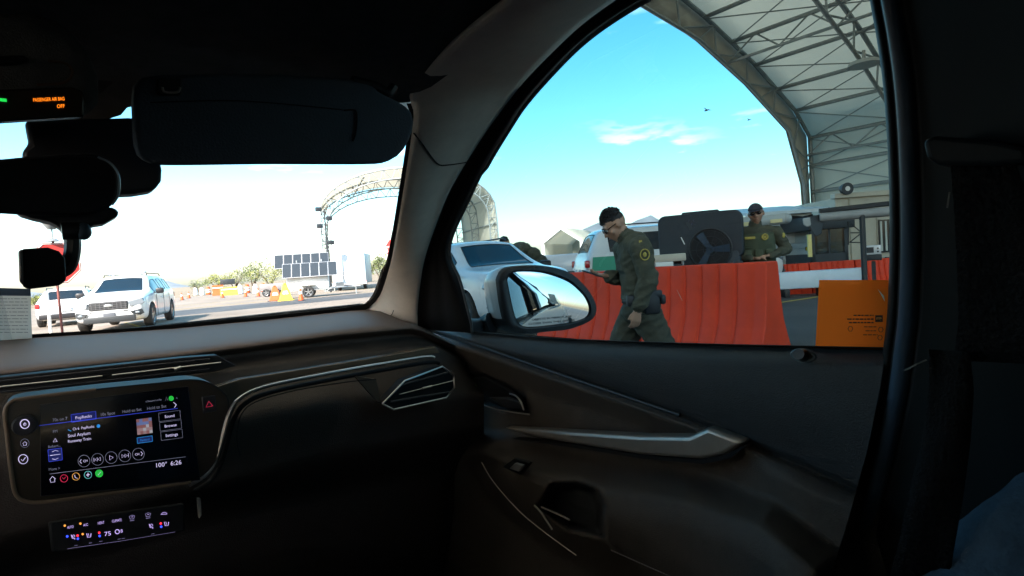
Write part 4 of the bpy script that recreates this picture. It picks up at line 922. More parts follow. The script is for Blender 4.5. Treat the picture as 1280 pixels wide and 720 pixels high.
br = MB(); br.grid([[Vector(HP(.070*math.cos(t)*k_, .075+.085*math.sin(t)*(1 if k_ > .5 else .2)*k_, .052-.012*k_)) for t in [math.pi*i/12 for i in range(13)]] for k_ in (.25, .6, 1.0)])
sub(cp, 'cap', capm, o2, solid=.008, auto=0); sub(br, 'cap_visor', capm, o2, solid=.006)
vt = MB(); n = 24
vt.grid([[Vector(((.212-.02*abs(z-1.2))*math.cos(math.pi*j/n), .0+(.152)*math.sin(math.pi*j/n), z)) for j in range(n+1)] for z in (1.02, 1.1, 1.2, 1.3, 1.385)])
for xx in (-.12, -.0, .12): vt.box((xx, .165, 1.12), (.085, .045, .13), bev=.012)
for zz_ in (1.22, 1.25): vt.box((0, .153, zz_), (.30, .01, .012))
sub(vt, 'vest', vestm, o2, solid=.012)
bd = MB(); bd.box((.085, .158, 1.335), (.115, .012, .032), bev=.004); bd.tube([Vector((-.075 + .030*math.cos(t), .162, 1.335+.034*math.sin(t))) for t in [2*math.pi*i/14 for i in range(14)]], .010, 5, closed=True); bd.box((-.075, .160, 1.335), (.03, .01, .03)); bd.ball((-.285, .035, 1.34), (.03, .03, .04)); sub(bd, 'chest_badge', badge_y, o2)
# --- third person bending over behind the parked suv (seen from behind / side)
p, a = loc_frame(664, 13.6, math.radians(10)); o3 = empty('person', p, a); o3.scale = (1.15, 1.15, 1.15); tag(o3, 'person in dark green bending forward behind the parked white suv', 'person')
pr = []; hp, HP, HR, hx = head_prims((0, .46, 1.50), (0, .85, -.5), (0, .45, .9), 0, 1.05); pr += hp
pr += [('c', (0, .30, 1.42), (0, .42, 1.46), .06, .056, 0), ('e', (0, .14, 1.36), (.21, .22, .15), None, 1), ('e', (0, -.08, 1.22), (.20, .20, .17), None, 1), ('e', (0, -.25, 1.05), (.19, .17, .17), None, 2),
       ('c', (.21, .18, 1.36), (.26, .30, 1.12), .075, .058, 1), ('c', (.26, .30, 1.12), (.22, .52, 1.08), .056, .04, 1), ('c', (-.21, .18, 1.36), (-.26, .30, 1.12), .075, .058, 1), ('c', (-.26, .30, 1.12), (-.22, .52, 1.08), .056, .04, 1),
       ('c', (-.1, -.26, .95), (-.1, -.16, .48), .105, .07, 2), ('c', (-.1, -.16, .48), (-.1, -.2, .1), .066, .05, 2), ('c', (.1, -.26, .95), (.1, -.16, .48), .105, .07, 2), ('c', (.1, -.16, .48), (.1, -.2, .1), .066, .05, 2), ('c', (-.1, -.2, .05), (-.1, 0, .045), .05, .04, 3), ('c', (.1, -.2, .05), (.1, 0, .045), .05, .04, 3)]
pr += hand_prims((.22, .54, 1.075), (0, 1, -.2), (0, 0, -1), 0, .5) + hand_prims((-.22, .54, 1.075), (0, 1, -.2), (0, 0, -1), 0, .5, 1, -1)
body_mesh('body', pr, [skin, unif, unif2, boot], .012, o3); face_parts(o3, HP, HR, 1.05); sub(scalp(o3, HP, HR, 1.05), 'hair', hair, o3, solid=.006, auto=0)
# birds / specks high in the sky
for px, py, d, lab, nm in [(883, 138, 45, 'dark bird gliding left in the blue sky', 'bird'), (936, 150, 70, 'smaller dark bird gliding farther right in the pale sky', 'bird')]:
    c = P(px, py, d=d); b = MB(); b.ball(c, (.08, .20, .06), 0, 10, 6); 
    b.add([c, c+Vector((.35, .05, .16)), c+Vector((.62, -.12, .05)), c+Vector((.1, -.18, 0))], [(0, 1, 2, 3)], 0); b.add([c, c+Vector((-.30, .05, .18)), c+Vector((-.50, -.12, .12)), c+Vector((-.1, -.18, 0))], [(0, 1, 2, 3)], 0)
    tag(b.build(nm, darkmetal), lab, 'bird')
# ================================================================ OUR CAR (cabin)
car = empty('car', (0, 0, 0)); tag(car, 'dark car cabin with glowing dash screen that surrounds the viewer', 'car')
def cpart(mb, name, m, parent=None, flip=False, label=None, **k):
    o = mb.build(name, m, **k); o.parent = parent or car
    if label: o['label'] = label
    if flip:
        c = o.copy(); c.data = o.data; COL.objects.link(c); c.parent = o.parent; c.matrix_basis = Matrix.Diagonal((-1, 1, 1, 1)) @ o.matrix_basis
        return o, c
    return o
def near(px, py, *opts):
    return min((P(px, py, **o) for o in opts), key=lambda q: (q-CAM).length)
# ---- dashboard
T = [(-300, 452), (0, 425), (215, 411), (340, 399), (440, 388), (480, 386), (520, 402), (560, 420), (620, 452)]
cv = [(T, None), ([(-300, 500), (0, 468), (230, 444), (420, 419), (520, 410), (620, 456)], 1.13), ([(-300, 508), (0, 476), (230, 452), (420, 427), (520, 417), (620, 462)], 1.17),
      ([(-300, 525), (0, 497), (270, 466), (400, 450), (540, 434), (620, 470)], 1.11), ([(-300, 600), (0, 575), (300, 530), (420, 505), (575, 500), (620, 500)], 1.03), ([(-300, 690), (0, 668), (300, 590), (420, 560), (580, 530), (620, 530)], 1.04),
      ([(-300, 760), (0, 735), (300, 650), (580, 590), (620, 590)], 1.20), ([(-300, 1000), (620, 950)], 1.55)]
rows = []; npx = 70
cols = [lerp(-300, 605, i/npx) for i in range(npx+1)]
steps = [8, 3, 4, 10, 8, 10, 8]
ridx = []
for k in range(len(cv)-1):
    for s_ in range(steps[k] + (1 if k == len(cv)-2 else 0)):
        t = s_/steps[k]; row = []
        for x in cols:
            ya, yb_ = interp(cv[k][0], x), interp(cv[k+1][0], x)
            if yb_ < ya+1: yb_ = ya+1
            da = P(x, ya, W=-.02).y if cv[k][1] is None else cv[k][1]; db = cv[k+1][1]
            tt = t*t*(3-2*t) if k >= 3 else (math.sin(t*math.pi/2) if k == 0 else t)
            q_ = P(x, lerp(ya, yb_, t), y=lerp(da, db, tt)); row.append(q_ if q_.x < .765 else P(x, lerp(ya, yb_, t), x=.765+min(.08, (q_.x-.765)*1.5+.01)))
        rows.append(row); ridx.append(k)
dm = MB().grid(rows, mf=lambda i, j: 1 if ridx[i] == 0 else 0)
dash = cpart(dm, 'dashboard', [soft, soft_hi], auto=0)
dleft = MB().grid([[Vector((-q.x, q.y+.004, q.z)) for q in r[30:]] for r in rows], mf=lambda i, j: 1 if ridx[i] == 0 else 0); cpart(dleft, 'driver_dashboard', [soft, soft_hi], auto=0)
def pxtube(pts, r, n=24, m=0, sm=True, k=8, **kw):
    pp = resamp(pts, n) if sm else pts; return MB().tube([P(a, b, **kw) for a, b in pp], r, k, m)
def pxprism(pts, vec, mb=None, m=0, **kw): return (mb or MB()).prism([P(a, b, **kw) for a, b in pts], vec, m)
# centre vents
v = pxprism([(-60, 497), (0, 492), (150, 478), (268, 465), (296, 457), (272, 444), (230, 447), (0, 472), (-60, 478)], (0, .03, 0), y=1.075)
cv_ = cpart(v, 'centre_vent', rubber, dash, bevel=.002)
ch = MB()
for a, b in (((-60, 490), (128, 470)), ((140, 469), (276, 453))):
    q0, q1 = P(*a, y=1.068), P(*b, y=1.068); ch.tube([q0, q1], .0012, 6); 
ch.tube([P(218, 462, y=1.066), P(226, 459, y=1.066)], .003, 6)
cpart(ch, 'vent_blade', chrome, dash)
bl = MB()
for dy_ in (-8, 8): bl.tube([P(-60, 490+dy_*.9, y=1.073), P(262, 455+dy_*.8, y=1.073)], .0015, 6)
cpart(bl, 'vent_blade', blackp, dash)
# accent strip with the chrome line
cpart(pxprism([(262, 486), (300, 474), (400, 458), (480, 445), (545, 433), (550, 441), (470, 454), (400, 465), (330, 480), (300, 497), (285, 530), (262, 530)], (0, .02, 0), y=1.0), 'accent_panel', mat('gloss_brown', (.11, .078, .052), .25, coat=.3), dash, bevel=.002)
line = [(236, 607), (258, 593), (272, 568), (286, 518), (300, 498), (330, 484), (400, 469), (470, 456), (530, 446), (543, 447)]
cpart(pxtube(line, .0028, 50, y=.895), 'chrome_strip', chrome, dash)
cpart(pxtube([(x+6, y+7) for x, y in line], .004, 50, y=1.005), 'strip_shadow_lip', rubber, dash)
# soft pad seam
cpart(pxtube([(300, 570), (296, 540), (310, 508), (360, 490), (430, 478), (470, 474)], .0011, 40, y=1.0), 'pad_seam', rubber, dash)
# side vent
hexo = [(478, 505), (506, 476), (553, 458), (567, 469), (568, 484), (558, 497), (492, 512)]
cpart(pxprism(hexo, (0, .03, 0), y=.985), 'side_vent', rubber, dash, bevel=.002)
cpart(pxtube(hexo+hexo[:1], .0019, 8, sm=False, y=.98), 'vent_bezel', chrome, dash)
vb = MB()
for (a, b) in (((498, 482), (565, 464)), ((488, 502), (562, 490))): vb.tube([P(*a, y=.983), P(*b, y=.983)], .0022, 6)
cpart(vb, 'vent_blade', mat('slat_grey', (.05, .05, .052), .4), dash)
vb = MB(); vb.tube([P(499, 493, y=.980), P(566, 476, y=.980)], .0010, 6); vb.tube([P(528, 485.5, y=.977), P(540, 482.5, y=.977)], .0022, 6); cpart(vb, 'vent_blade', chrome, dash)
cpart(pxprism([(444, 470), (470, 474), (476, 503), (470, 500)], (0, .01, 0), y=1.0), 'vent_surround', mat('bronze_dark', (.06, .045, .03), .4), dash)
# small trim details on the dash top (sensor grille near the pillar)
cpart(pxprism([(466, 401), (478, 399), (512, 407), (516, 411), (496, 410)], (0, 0, -.01), y=1.22), 'demister_slot', rubber, dash)
# ---- touchscreen and centre stack
scr_n = (0, 1, -.10); SY = .90
def SP(px, py, off=0): return P(px, py, pl=(scr_n, SY - .10*1.05 - off))
def sprism(mb, pts, off, th, m=0): a = [SP(x, y, off) for x, y in pts]; return mb.prism(a, Vector((0, th, 0)), m)
outl = resamp([(30, 497), (120, 486), (200, 478), (238, 474), (262, 478), (280, 490), (287, 505), (284, 530), (277, 560), (264, 585), (240, 602), (190, 611), (120, 620), (60, 628), (34, 628), (20, 620), (14, 590), (8, 545), (5, 515), (13, 502), (30, 497)], 90)[:-1]
tsb = MB(); sprism(tsb, outl, 0, .05); screen = cpart(tsb, 'touchscreen', rubber, bevel=.0008)
tsb = MB(); sprism(tsb, [(lerp(145, x, .985), lerp(552, y, .975)) for x, y in outl], .0004, .001); cpart(tsb, 'gloss_front', piano, screen)
bz = MB(); bz.tube([SP(x, y, .001) for x, y in resamp([(120, 487), (30, 498), (13, 503), (6, 515), (9, 545), (14, 590), (20, 618), (34, 627), (60, 627), (120, 619), (190, 610), (238, 603)], 70)], .0022, 8); cpart(bz, 'bezel', bezelm, screen)
disp = [(50, 506), (235, 483), (240, 520), (250, 600), (152, 611), (51, 620)]
E = lambda n_, c, s_: mat(n_, c, .5, emit=s_)
ed = mat('display_black', (.002, .002, .005), .12, emit=0, coat=.3)
icons = [E('ui_white', (.74, .66, 1.0), .125), E('ui_blue', (.05, .08, .75), .10), E('ui_dim', (.30, .30, .42), .055), E('ui_red', (.7, .03, .10), .10), E('ui_orange', (.9, .42, .10), .10), E('ui_teal', (.15, .6, .6), .09), E('ui_green', (.03, .65, .08), .08), E('ui_sky', (.03, .30, .75), .10), E('ui_pink', (.62, .30, .32), .06), E('ui_navy', (.015, .02, .14), .07)]
d = MB(); sprism(d, disp, .0006, .001); cpart(d, 'display', ed, screen)
fr = MB(); fr.tube([SP(x, y, .0012) for x, y in disp], .0004, 4, closed=True); cpart(fr, 'display_edge', blackp, screen)
UA = math.radians(7.6); uxp = (math.cos(UA), -math.sin(UA)); VA = math.radians(4.5); uyp = (-math.sin(VA), -math.cos(VA))
def tx(mb, st, x, y, size, m=0, center=True, bold=False, off=.0018, proj=SP, width=None):
    v_, f_ = text_shape(st, bold); xs = [a[0] for a in v_]; w0, w1 = min(xs), max(xs); o_ = (w0+w1)/2 if center else w0; sx = size if not width else width/(w1-w0)
    mb.add([proj(x + (a[0]-o_)*sx*uxp[0] + (a[1]-.35)*size*uyp[0], y + (a[0]-o_)*sx*uxp[1] + (a[1]-.35)*size*uyp[1], off) for a in v_], f_, m, False)
def uv(x, y, a, b): return (x + a*uxp[0] + b*uyp[0], y + a*uxp[1] + b*uyp[1])
def frame(mb, x, y, w_, h_, m, th=.5, fill=None, proj=SP, off=.0016):
    q = [uv(x, y, a*w_/2, b*h_/2) for a, b in ((-1, -1), (1, -1), (1, 1), (-1, 1))]
    if fill is not None: mb.add([proj(a, b, off-.0004) for a, b in q], [(0, 1, 2, 3)], fill, False)
    for i in range(4): mb.tube([proj(*q[i], off), proj(*q[(i+1) % 4], off)], th*.00042, 4, m)
def ring(mb, x, y, r, m, th=.6, fill=None, proj=SP, off=.0016, n=20):
    pts = [(x + r*math.cos(2*math.pi*i/n), y + r*math.sin(2*math.pi*i/n)) for i in range(n)]
    if fill is not None: mb.add([proj(a, b, off-.0004) for a, b in pts], [tuple(range(n))], fill, False)
    mb.tube([proj(a, b, off) for a, b in pts], th*.00042, 4, m, closed=True)
def stroke(mb, pts, m, th=.6, proj=SP, off=.0018, closed=False): mb.tube([proj(a, b, off) for a, b in pts], th*.00042, 4, m, closed=closed)
g = MB()
tx(g, '70s on 7', 75, 524, 5.4, 2); frame(g, 104.5, 521, 31, 9.5, 1, .8, 9); tx(g, 'PopRocks', 104.5, 521, 5.2, 0); tx(g, '10s Spot', 135, 517, 5.4, 2); tx(g, 'Hold to Set', 165, 513, 5.2, 2); tx(g, 'Hold to Set', 196, 509, 5.2, 2); stroke(g, [(217, 503), (220.5, 506), (218, 509.5)], 0, 1)
stroke(g, [(49, 532), (222, 510.5)], 1, 1.0)
tx(g, 'channels', 192, 500.5, 3.4, 2, width=20); tx(g, 'x', 221, 497, 4, 2); ring(g, 214, 498, 3, 6, .6, 6); stroke(g, [(207, 501), (208, 496), (210, 500.5)], 2)
tx(g, 'FM', 69, 539, 5, 2); stroke(g, [(66.5, 552.5), (69, 548), (71.5, 552)], 0, .9, closed=True); tx(g, 'Robert...', 68, 557.5, 4.6, 2)
frame(g, 69, 568.5, 17, 15, 1, .9, 9); stroke(g, [(62.5, 569.5), (75.5, 567.6)], 0, .9); stroke(g, [(65, 565), (69, 563), (73, 564)], 0, .8); stroke(g, [(65, 573.5), (69, 574.5), (73, 572.5)], 0, .8)
tx(g, 'More >', 68, 586, 4.8, 2)
stroke(g, [(85, 537), (89, 539)], 7, 1.2); tx(g, 'Ch 6  PopRocks', 91, 536.4, 4.6, 0, center=False, width=27); ring(g, 123, 532.6, 2, 7, .6, 7)
tx(g, 'Soul Asylum', 85, 544.8, 5.6, 0, center=False, width=28); tx(g, 'Runaway Train', 85, 551.8, 5, 0, center=False, width=29)
ring(g, 181, 549.6, .1, 7); frame(g, 181, 549.5, 19, 7, 7, .9, 9); tx(g, 'Record', 181, 549.6, 4.0, 7)
for i, (st_, x, y) in enumerate((('Sound', 212, 520), ('Browse', 213.3, 531.8), ('Settings', 214.6, 543.6))): frame(g, x, y, 27, 10.6, 2, .55); tx(g, st_, x, y, 5, 0)
for (x, y, st_) in ((105, 576.3, '<CH'), (122, 574.2, '|<<'), (139, 572, '>'), (156, 569.8, '>>|'), (173, 567.6, 'CH>')):
    ring(g, x, y, 7.4, 2, .7)
    if st_ == '>': stroke(g, [uv(x, y, -2, -2.8), uv(x, y, 2.6, 0), uv(x, y, -2, 2.8)], 0, .8, closed=True)
    elif 'CH' in st_:
        s_ = 1 if st_[-1] == '>' else -1; tx(g, 'CH', x-s_*1.6, y+.2*s_, 4, 0); stroke(g, [uv(x, y, s_*3.2, 2.6), uv(x, y, s_*5.2, 0), uv(x, y, s_*3.2, -2.6)], 0, 1)
    else:
        s_ = 1 if st_[-1] == '|' else -1
        for o_ in (-3.6, .2): stroke(g, [uv(x, y, s_*o_, -2.2), uv(x, y, s_*(o_+3.2), 0), uv(x, y, s_*o_, 2.2)], 0, .7, closed=True)
        stroke(g, [uv(x, y, s_*4.6, -2.4), uv(x, y, s_*4.6, 2.4)], 0, .8)
stroke(g, [(62, 592.5), (232, 571)], 2, .8); tx(g, '100°', 202, 580.8, 7.6, 0, width=13.5); tx(g, '6:26', 220, 578.4, 7.8, 0, width=13.5)
stroke(g, [(62, 600), (65.5, 595.4), (69.4, 598.8)], 0, .9); stroke(g, [(62.8, 600), (63.4, 603), (68.6, 602.4), (68.2, 599)], 0, .8)
for x, y, m in ((80, 598, 3), (95, 595.6, 4), (110, 593.6, 5), (124, 591.8, 6)):
    ring(g, x, y, 4.6, m, .9, 6 if m == 6 else None)
stroke(g, [(78, 597), (80, 599), (82, 596)], 3, .9); stroke(g, [(93.4, 593.6), (94, 597), (97, 598)], 0, .9); stroke(g, [(107.6, 593.9), (112.4, 593.2)], 0, 1.2); stroke(g, [(110, 591), (110, 596)], 0, 1.2); stroke(g, [(122.5, 594), (126, 589.8)], 0, .8)
cpart(g, 'screen_graphics', icons, screen, auto=0)
al = MB(); rnd = random.Random(5); 
for i in range(5):
    for j in range(5):
        q = [uv(180.5, 532.8, (-9.6+i*3.84)+a, (-9.6+j*3.84)+b) for a, b in ((0, 0), (3.9, 0), (3.9, 3.9), (0, 3.9))]; al.add([SP(a, b, .0015) for a, b in q], [(0, 1, 2, 3)], rnd.choice([0, 1, 1, 2] if j < 3 else [0, 3, 3]), False)
cpart(al, 'cover_tile', [E('art_red', (.40, .16, .16), .06), E('art_pink', (.50, .32, .34), .06), E('art_grey', (.55, .55, .60), .07), E('art_blue', (.18, .25, .55), .06)], screen, label='small pinkish picture tile on the screen')
# side buttons and knob
kb = MB(); c = SP(31, 531, 0); kb.cyl(c, c + Vector((0, -.014, .0014)), .0125, .0115, 28); cpart(kb, 'volume_knob', blackp, screen, bevel=.001)
g = MB(); off = .0165
ring(g, 31, 530, 5.6, 0, 1.3, off=off); stroke(g, [(31, 528), (31, 531)], 0, 1, off=off); ring(g, 31, 530.4, 1.6, 0, .6, off=off)
ring(g, 31, 554, 5.4, 2, .5); stroke(g, [(28.4, 554.6), (31, 552), (33.8, 554.2)], 0, .9); stroke(g, [(29.2, 555), (29.4, 557), (33, 556.6), (33, 554.6)], 0, .8)
ring(g, 29, 574, 5.8, 0, 1.0); stroke(g, [(26.5, 574.2), (28.4, 576.4), (31.8, 571.8)], 0, .9)
cpart(g, 'button_symbols', icons, screen, auto=0)
hz = MB(); sprism(hz, [(252, 496), (269, 494), (271, 514), (254, 517)], .0015, .003); hzb = cpart(hz, 'hazard_button', blackp, screen, bevel=.001)
g = MB(); stroke(g, [(257.5, 509), (261, 501.5), (266, 507.5)], 3, 1.2, off=.003, closed=True); cpart(g, 'hazard_symbol', [icons[3]]*4, screen, auto=0)
sk_ = MB(); sprism(sk_, [(247, 624), (251, 624), (252, 644), (249, 648)], -.02, .01); cpart(sk_, 'seam_clip', silver, screen)
# climate strip
CP_ = lambda px, py, off=0: P(px, py, pl=((0, 1, -.25), .955 - .25*.98 - off))
cl = MB(); cl.prism([CP_(x, y) for x, y in [(60, 652), (230, 628), (232, 664), (84, 690), (64, 690)]], (0, .03, -.01)); clim = cpart(cl, 'climate_panel', rubber, bevel=.003)
g = MB(); pj = CP_
def ct(st_, x, y, s_, m=0, w_=None): tx(g, st_, x, y, s_, m, proj=pj, width=w_)
UA = math.radians(8.6); uxp = (math.cos(UA), -math.sin(UA))
for x, y, m in ((81, 657, 4), (100.5, 654.5, 4), (84, 670.5, 1), (97, 669.5, 3), (97.4, 673.4, 1), (103.4, 667.6, 4), (124, 666, 3), (124.6, 670, 1), (201, 654.4, 3), (201.5, 658.4, 1)):
    ring(g, x, y, 1.2, m, .6, m, proj=pj)
ct('AUTO', 88, 658.8, 4.6, 0, 8); ct('A/C', 107, 656, 4.6, 0, 6); ct('HEAT', 126.4, 653.4, 4.6, 0, 8); ct('CLIMATE', 146, 650.6, 4.6, 0, 12)
for x, y in ((165, 647), (185, 644)):
    stroke(g, [(x-3.4, y-1.4), (x, y-3), (x+3.4, y-2.2), (x+2.2, y+1.4), (x-2, y+2)], 2, .7, pj, closed=True); stroke(g, [(x-2.6, y+4), (x+2.8, y+3.2)], 2, .8, pj)
    stroke(g, [(x-1, y-.8), (x+1.4, y-1)], 0, .7, pj)
stroke(g, [(201, 643), (203.6, 640.8), (206, 640.4), (208.6, 641.6), (208.8, 642.6)], 0, .8, pj, closed=True)
ct('75', 134.6, 667, 7.4, 0, 8)
for x, y in ((91, 671.5), (188.5, 658)): stroke(g, [(x-2, y-3), (x-.6, y+1.4), (x+2.6, y+1.4), (x+2.4, y+3)], 0, 1.1, pj); ring(g, x+1, y-1.4, 1.4, 0, .7, proj=pj)
for x, y in ((111, 669.5), (208, 655)):
    stroke(g, [(x-2.6, y-2.6), (x-1.6, y+2.2), (x+2.2, y+1.8), (x+2.8, y-2.6)], 0, 1.0, pj)
    stroke(g, [(x-.8, y-2.6), (x+.2, y), (x-.2, y+1)], 0, .8, pj)
ring(g, 146.6, 664.6, 2.6, 0, 1.2, proj=pj); ct('8', 152, 663.6, 6, 0)
for x, y in ((95, 682), (113, 679), (126, 677), (149, 674), (154, 673.4), (191, 667.6)): stroke(g, [(x-2, y), (x+2, y-.6)], 2, .5, pj)
stroke(g, [(84, 686), (150, 676.5), (219, 665)], 2, .35, pj)
ci = [E('climate_violet', (.62, .46, 1.0), .17), E('climate_blue', (.04, .08, 1.0), .35), E('climate_dim', (.42, .36, .70), .09), E('climate_red', (1.0, .03, .06), .30), E('climate_amber', (1.0, .45, .08), .14)]
cpart(g, 'climate_symbols', ci, clim, auto=0)
# console below, footwell wall, floor
con = MB(); con.grid([[Vector((x, lerp(1.0, .35, t), z)) for x, z in ((-.13, .3), (-.13, .70), (-.11, .74), (.11, .74), (.13, .70), (.13, .3))] for t in (0, .5, 1)]); cpart(con, 'centre_console', soft, solid=.02)
fl = MB(); fl.box((0, .2, .22), (1.6, 3.4, .04)); fl.box((0, 1.72, .65), (1.6, .04, .95)); cpart(fl, 'floor_carpet', mat('carpet', (.012, .012, .013), .95, bump=.5, bs=300))
# ---- passenger door panel (mirrored to the driver's door)
SILL = [(470, 392), (520, 404), (545, 408), (590, 414), (700, 423), (900, 430), (1104, 434), (1200, 437)]
CRE = [(470, 396), (520, 410), (575, 427), (640, 449), (700, 470), (780, 497), (850, 522), (930, 552), (1050, 604), (1200, 670)]
ARM = [(596, 566), (602, 557), (640, 556), (700, 578), (760, 592), (860, 604), (960, 640), (1040, 700), (1060, 800), (860, 800), (790, 720), (700, 676), (640, 625)]
POCK = [(672, 636), (690, 604), (722, 602), (748, 612), (757, 632), (755, 672), (712, 662)]
HND = [(580, 466), (600, 464), (655, 490), (662, 517), (626, 513), (602, 503)]
def sdp(poly, x, y):
    """signed distance in pixels, positive inside"""
    n = len(poly); dmin = 1e9; ins = False
    for i in range(n):
        x1, y1 = poly[i]; x2, y2 = poly[(i+1) % n]; dx, dy = x2-x1, y2-y1
        t = max(0, min(1, ((x-x1)*dx+(y-y1)*dy)/(dx*dx+dy*dy))); dd = math.hypot(x-x1-t*dx, y-y1-t*dy); dmin = min(dmin, dd)
        if (y1 > y) != (y2 > y) and x < (x2-x1)*(y-y1)/(y2-y1)+x1: ins = not ins
    return dmin if ins else -dmin
def door_h(x, y):
    s_ = interp(SILL, x); c = interp(CRE, x); h = -.005 + .05*math.sin(min(1, max(0, (y-s_)/26))*math.pi/2)
    h += .012*math.sin(math.pi*min(1, max(0, (y-s_)/max(20, (c-s_)))))*sstep(480, 700, x)
    dd = y-c; h += -.016*math.exp(-(dd/4.0)**2)
    if dd > 0:
        h += -.030*sstep(0, 34, dd)*(1-sstep(850, 980, x)) + .020*sstep(900, 1010, x)*sstep(0, 30, dd)
    a = sdp(ARM, x, y); h += .085*sstep(-22, 26, a) + .02*sstep(0, 60, a)
    h += -.085*sstep(-2, 9, sdp(POCK, x, y)); h += -.018*sstep(-1, 5, sdp(HND, x, y))
    return h
Bcd = [(1104, 434), (1098, 480), (1082, 560), (1060, 640), (1036, 720), (1010, 800)]
rows = []; ny = 110; nxp = 150
xs = [lerp(452, 1128, i/nxp) for i in range(nxp+1)]
for j in range(ny+1):
    t = j/ny; row = []
    for xi in xs:
        xe = interp([(y_, x_) for x_, y_ in Bcd], lerp(434, 800, t**1.05)) + 3; x = 452 + (xi-452)*(xe-452)/(1128-452); y0 = interp(SILL, x); y = lerp(y0, 800, t**1.05); row.append(P(x, y, x=.80-door_h(x, y)))
    rows.append(row)
def dmf(i, j):
    x = (xs[j]+xs[j+1])/2; x = 452 + (x-452)*(interp([(y_, x_) for x_, y_ in Bcd], lerp(434, 800, ((i+.5)/ny)**1.05))+3-452)/(1128-452); y = lerp(interp(SILL, x), 800, ((i+.5)/ny)**1.05); c = interp(CRE, x)
    return 1 if (c+2 < y and sdp(HND, x, y) < 0 and sdp(POCK, x, y) < 0) else 0
dp, dpl = cpart(MB().grid(rows, mf=dmf), 'door_panel', [mat('cool_soft_plastic', (.032, .034, .036), .62, spec=.28, var=.12, vs_=30, bump=.25, bs=500), brownp], flip=True, auto=0)
low = MB().grid([[Vector((.78, y, .34)) for y in (-.9, .0, .6, 1.7)], [Vector((.82, y, 1.06)) for y in (-.9, .0, .6, 1.7)]]); cpart(low, 'door_lining', soft, flip=True, auto=0)
cpart(pxtube([(524, 409), (575, 425), (640, 447), (700, 468), (780, 495), (850, 519)], .0035, 40, x=.753), 'door_piping', mat('piping_black', (.01, .01, .01), .5), dp)
# silver pull blade
cpart(pxprism([(628, 535), (700, 539.5), (800, 545.5), (860, 546), (884, 535), (931, 553), (905, 569), (875, 575), (800, 569), (720, 556), (660, 545)], (.03, 0, 0), x=.735), 'pull_blade', silver, dp, bevel=.007, seg=3)
cpart(pxprism([(640, 549), (720, 560), (800, 573), (878, 580), (912, 573), (935, 555), (905, 569), (875, 575), (800, 569), (720, 556)], (.02, 0, 0), x=.738), 'blade_shadow_gap', rubber, dp)
# inner handle
cpart(pxprism([(588, 472), (602, 470), (630, 484), (652, 499), (655, 512), (626, 509), (604, 499)], (.012, 0, 0), x=.775), 'handle_cup', rubber, dp, bevel=.002)
hd_ = MB(); hd_.prism([P(a, b, x=.757) for a, b in [(610, 497), (632, 497), (648, 501), (654, 513), (630, 510)]], (.01, 0, 0)); 
hd_ = cpart(hd_, 'door_handle', blackp, dp, bevel=.003)
cpart(pxtube([(637, 492), (645, 495), (651, 502), (655, 513)], .0018, 14, x=.752), 'handle_edge', chrome, dp)
cpart(pxtube([(578, 462), (586, 482), (596, 500), (612, 509), (640, 515), (662, 518)], .0016, 30, x=.760), 'handle_seam', silver, dp)
g = MB()
for x, y in ((594.5, 481.5), (597, 489)): c = P(x, y, x=.765); g.ball(c, .0012, 0, 8, 6)
cpart(g, 'lock_indicator', [E('tiny_green', (.25, .5, .2), .25)], dp)
# window switch
cpart(pxprism([(627, 584), (642, 573), (662, 579), (650, 594)], (.01, 0, 0), x=.672), 'window_switch', rubber, dp, bevel=.002)
cpart(pxprism([(636, 586), (643, 579), (654, 582), (648, 590)], (.008, 0, 0), x=.662), 'switch_lever', mat('switch_grey', (.10, .10, .10), .4), dp, bevel=.002)
cpart(pxtube([(668, 632), (676, 640), (690, 662)], .0018, 14, x=.66), 'pocket_edge', silver, dp); cpart(pxtube([(677, 634), (700, 644), (712, 650)], .0016, 14, x=.66), 'pocket_edge', silver, dp)
cpart(pxtube([(602, 578), (618, 604), (650, 640), (684, 668), (720, 694)], .0010, 30, x=.668), 'arm_seam', silver, dp)
g = MB()
for k in range(40):
    t0 = k/40; a, b = lerp(764, 900, t0), lerp(688, 748, t0); q = P(a, b, x=.655); q2 = P(a+2.2, b+1, x=.655); g.tube([q, q2], .0008, 4)
cpart(g, 'stitching', mat('thread_grey', (.16, .15, .14), .8), dp)
lk = MB(); c = P(1005, 444, x=.748); lk.ball(c, (.008, .012, .006)); lk.cyl(c, c + Vector((-.016, 0, .004)), .009, .007, 14); cpart(lk, 'lock_knob', blackp, dp); 
lr = MB(); lr.tube([P(1005, 444, x=.748) + Vector((-.002, .014*math.cos(a), .007*math.sin(a))) for a in [2*math.pi*i/24 for i in range(24)]], .0025, 6, closed=True); cpart(lr, 'lock_ring', mat('lock_ring_blue', (.06, .08, .09), .5), dp)
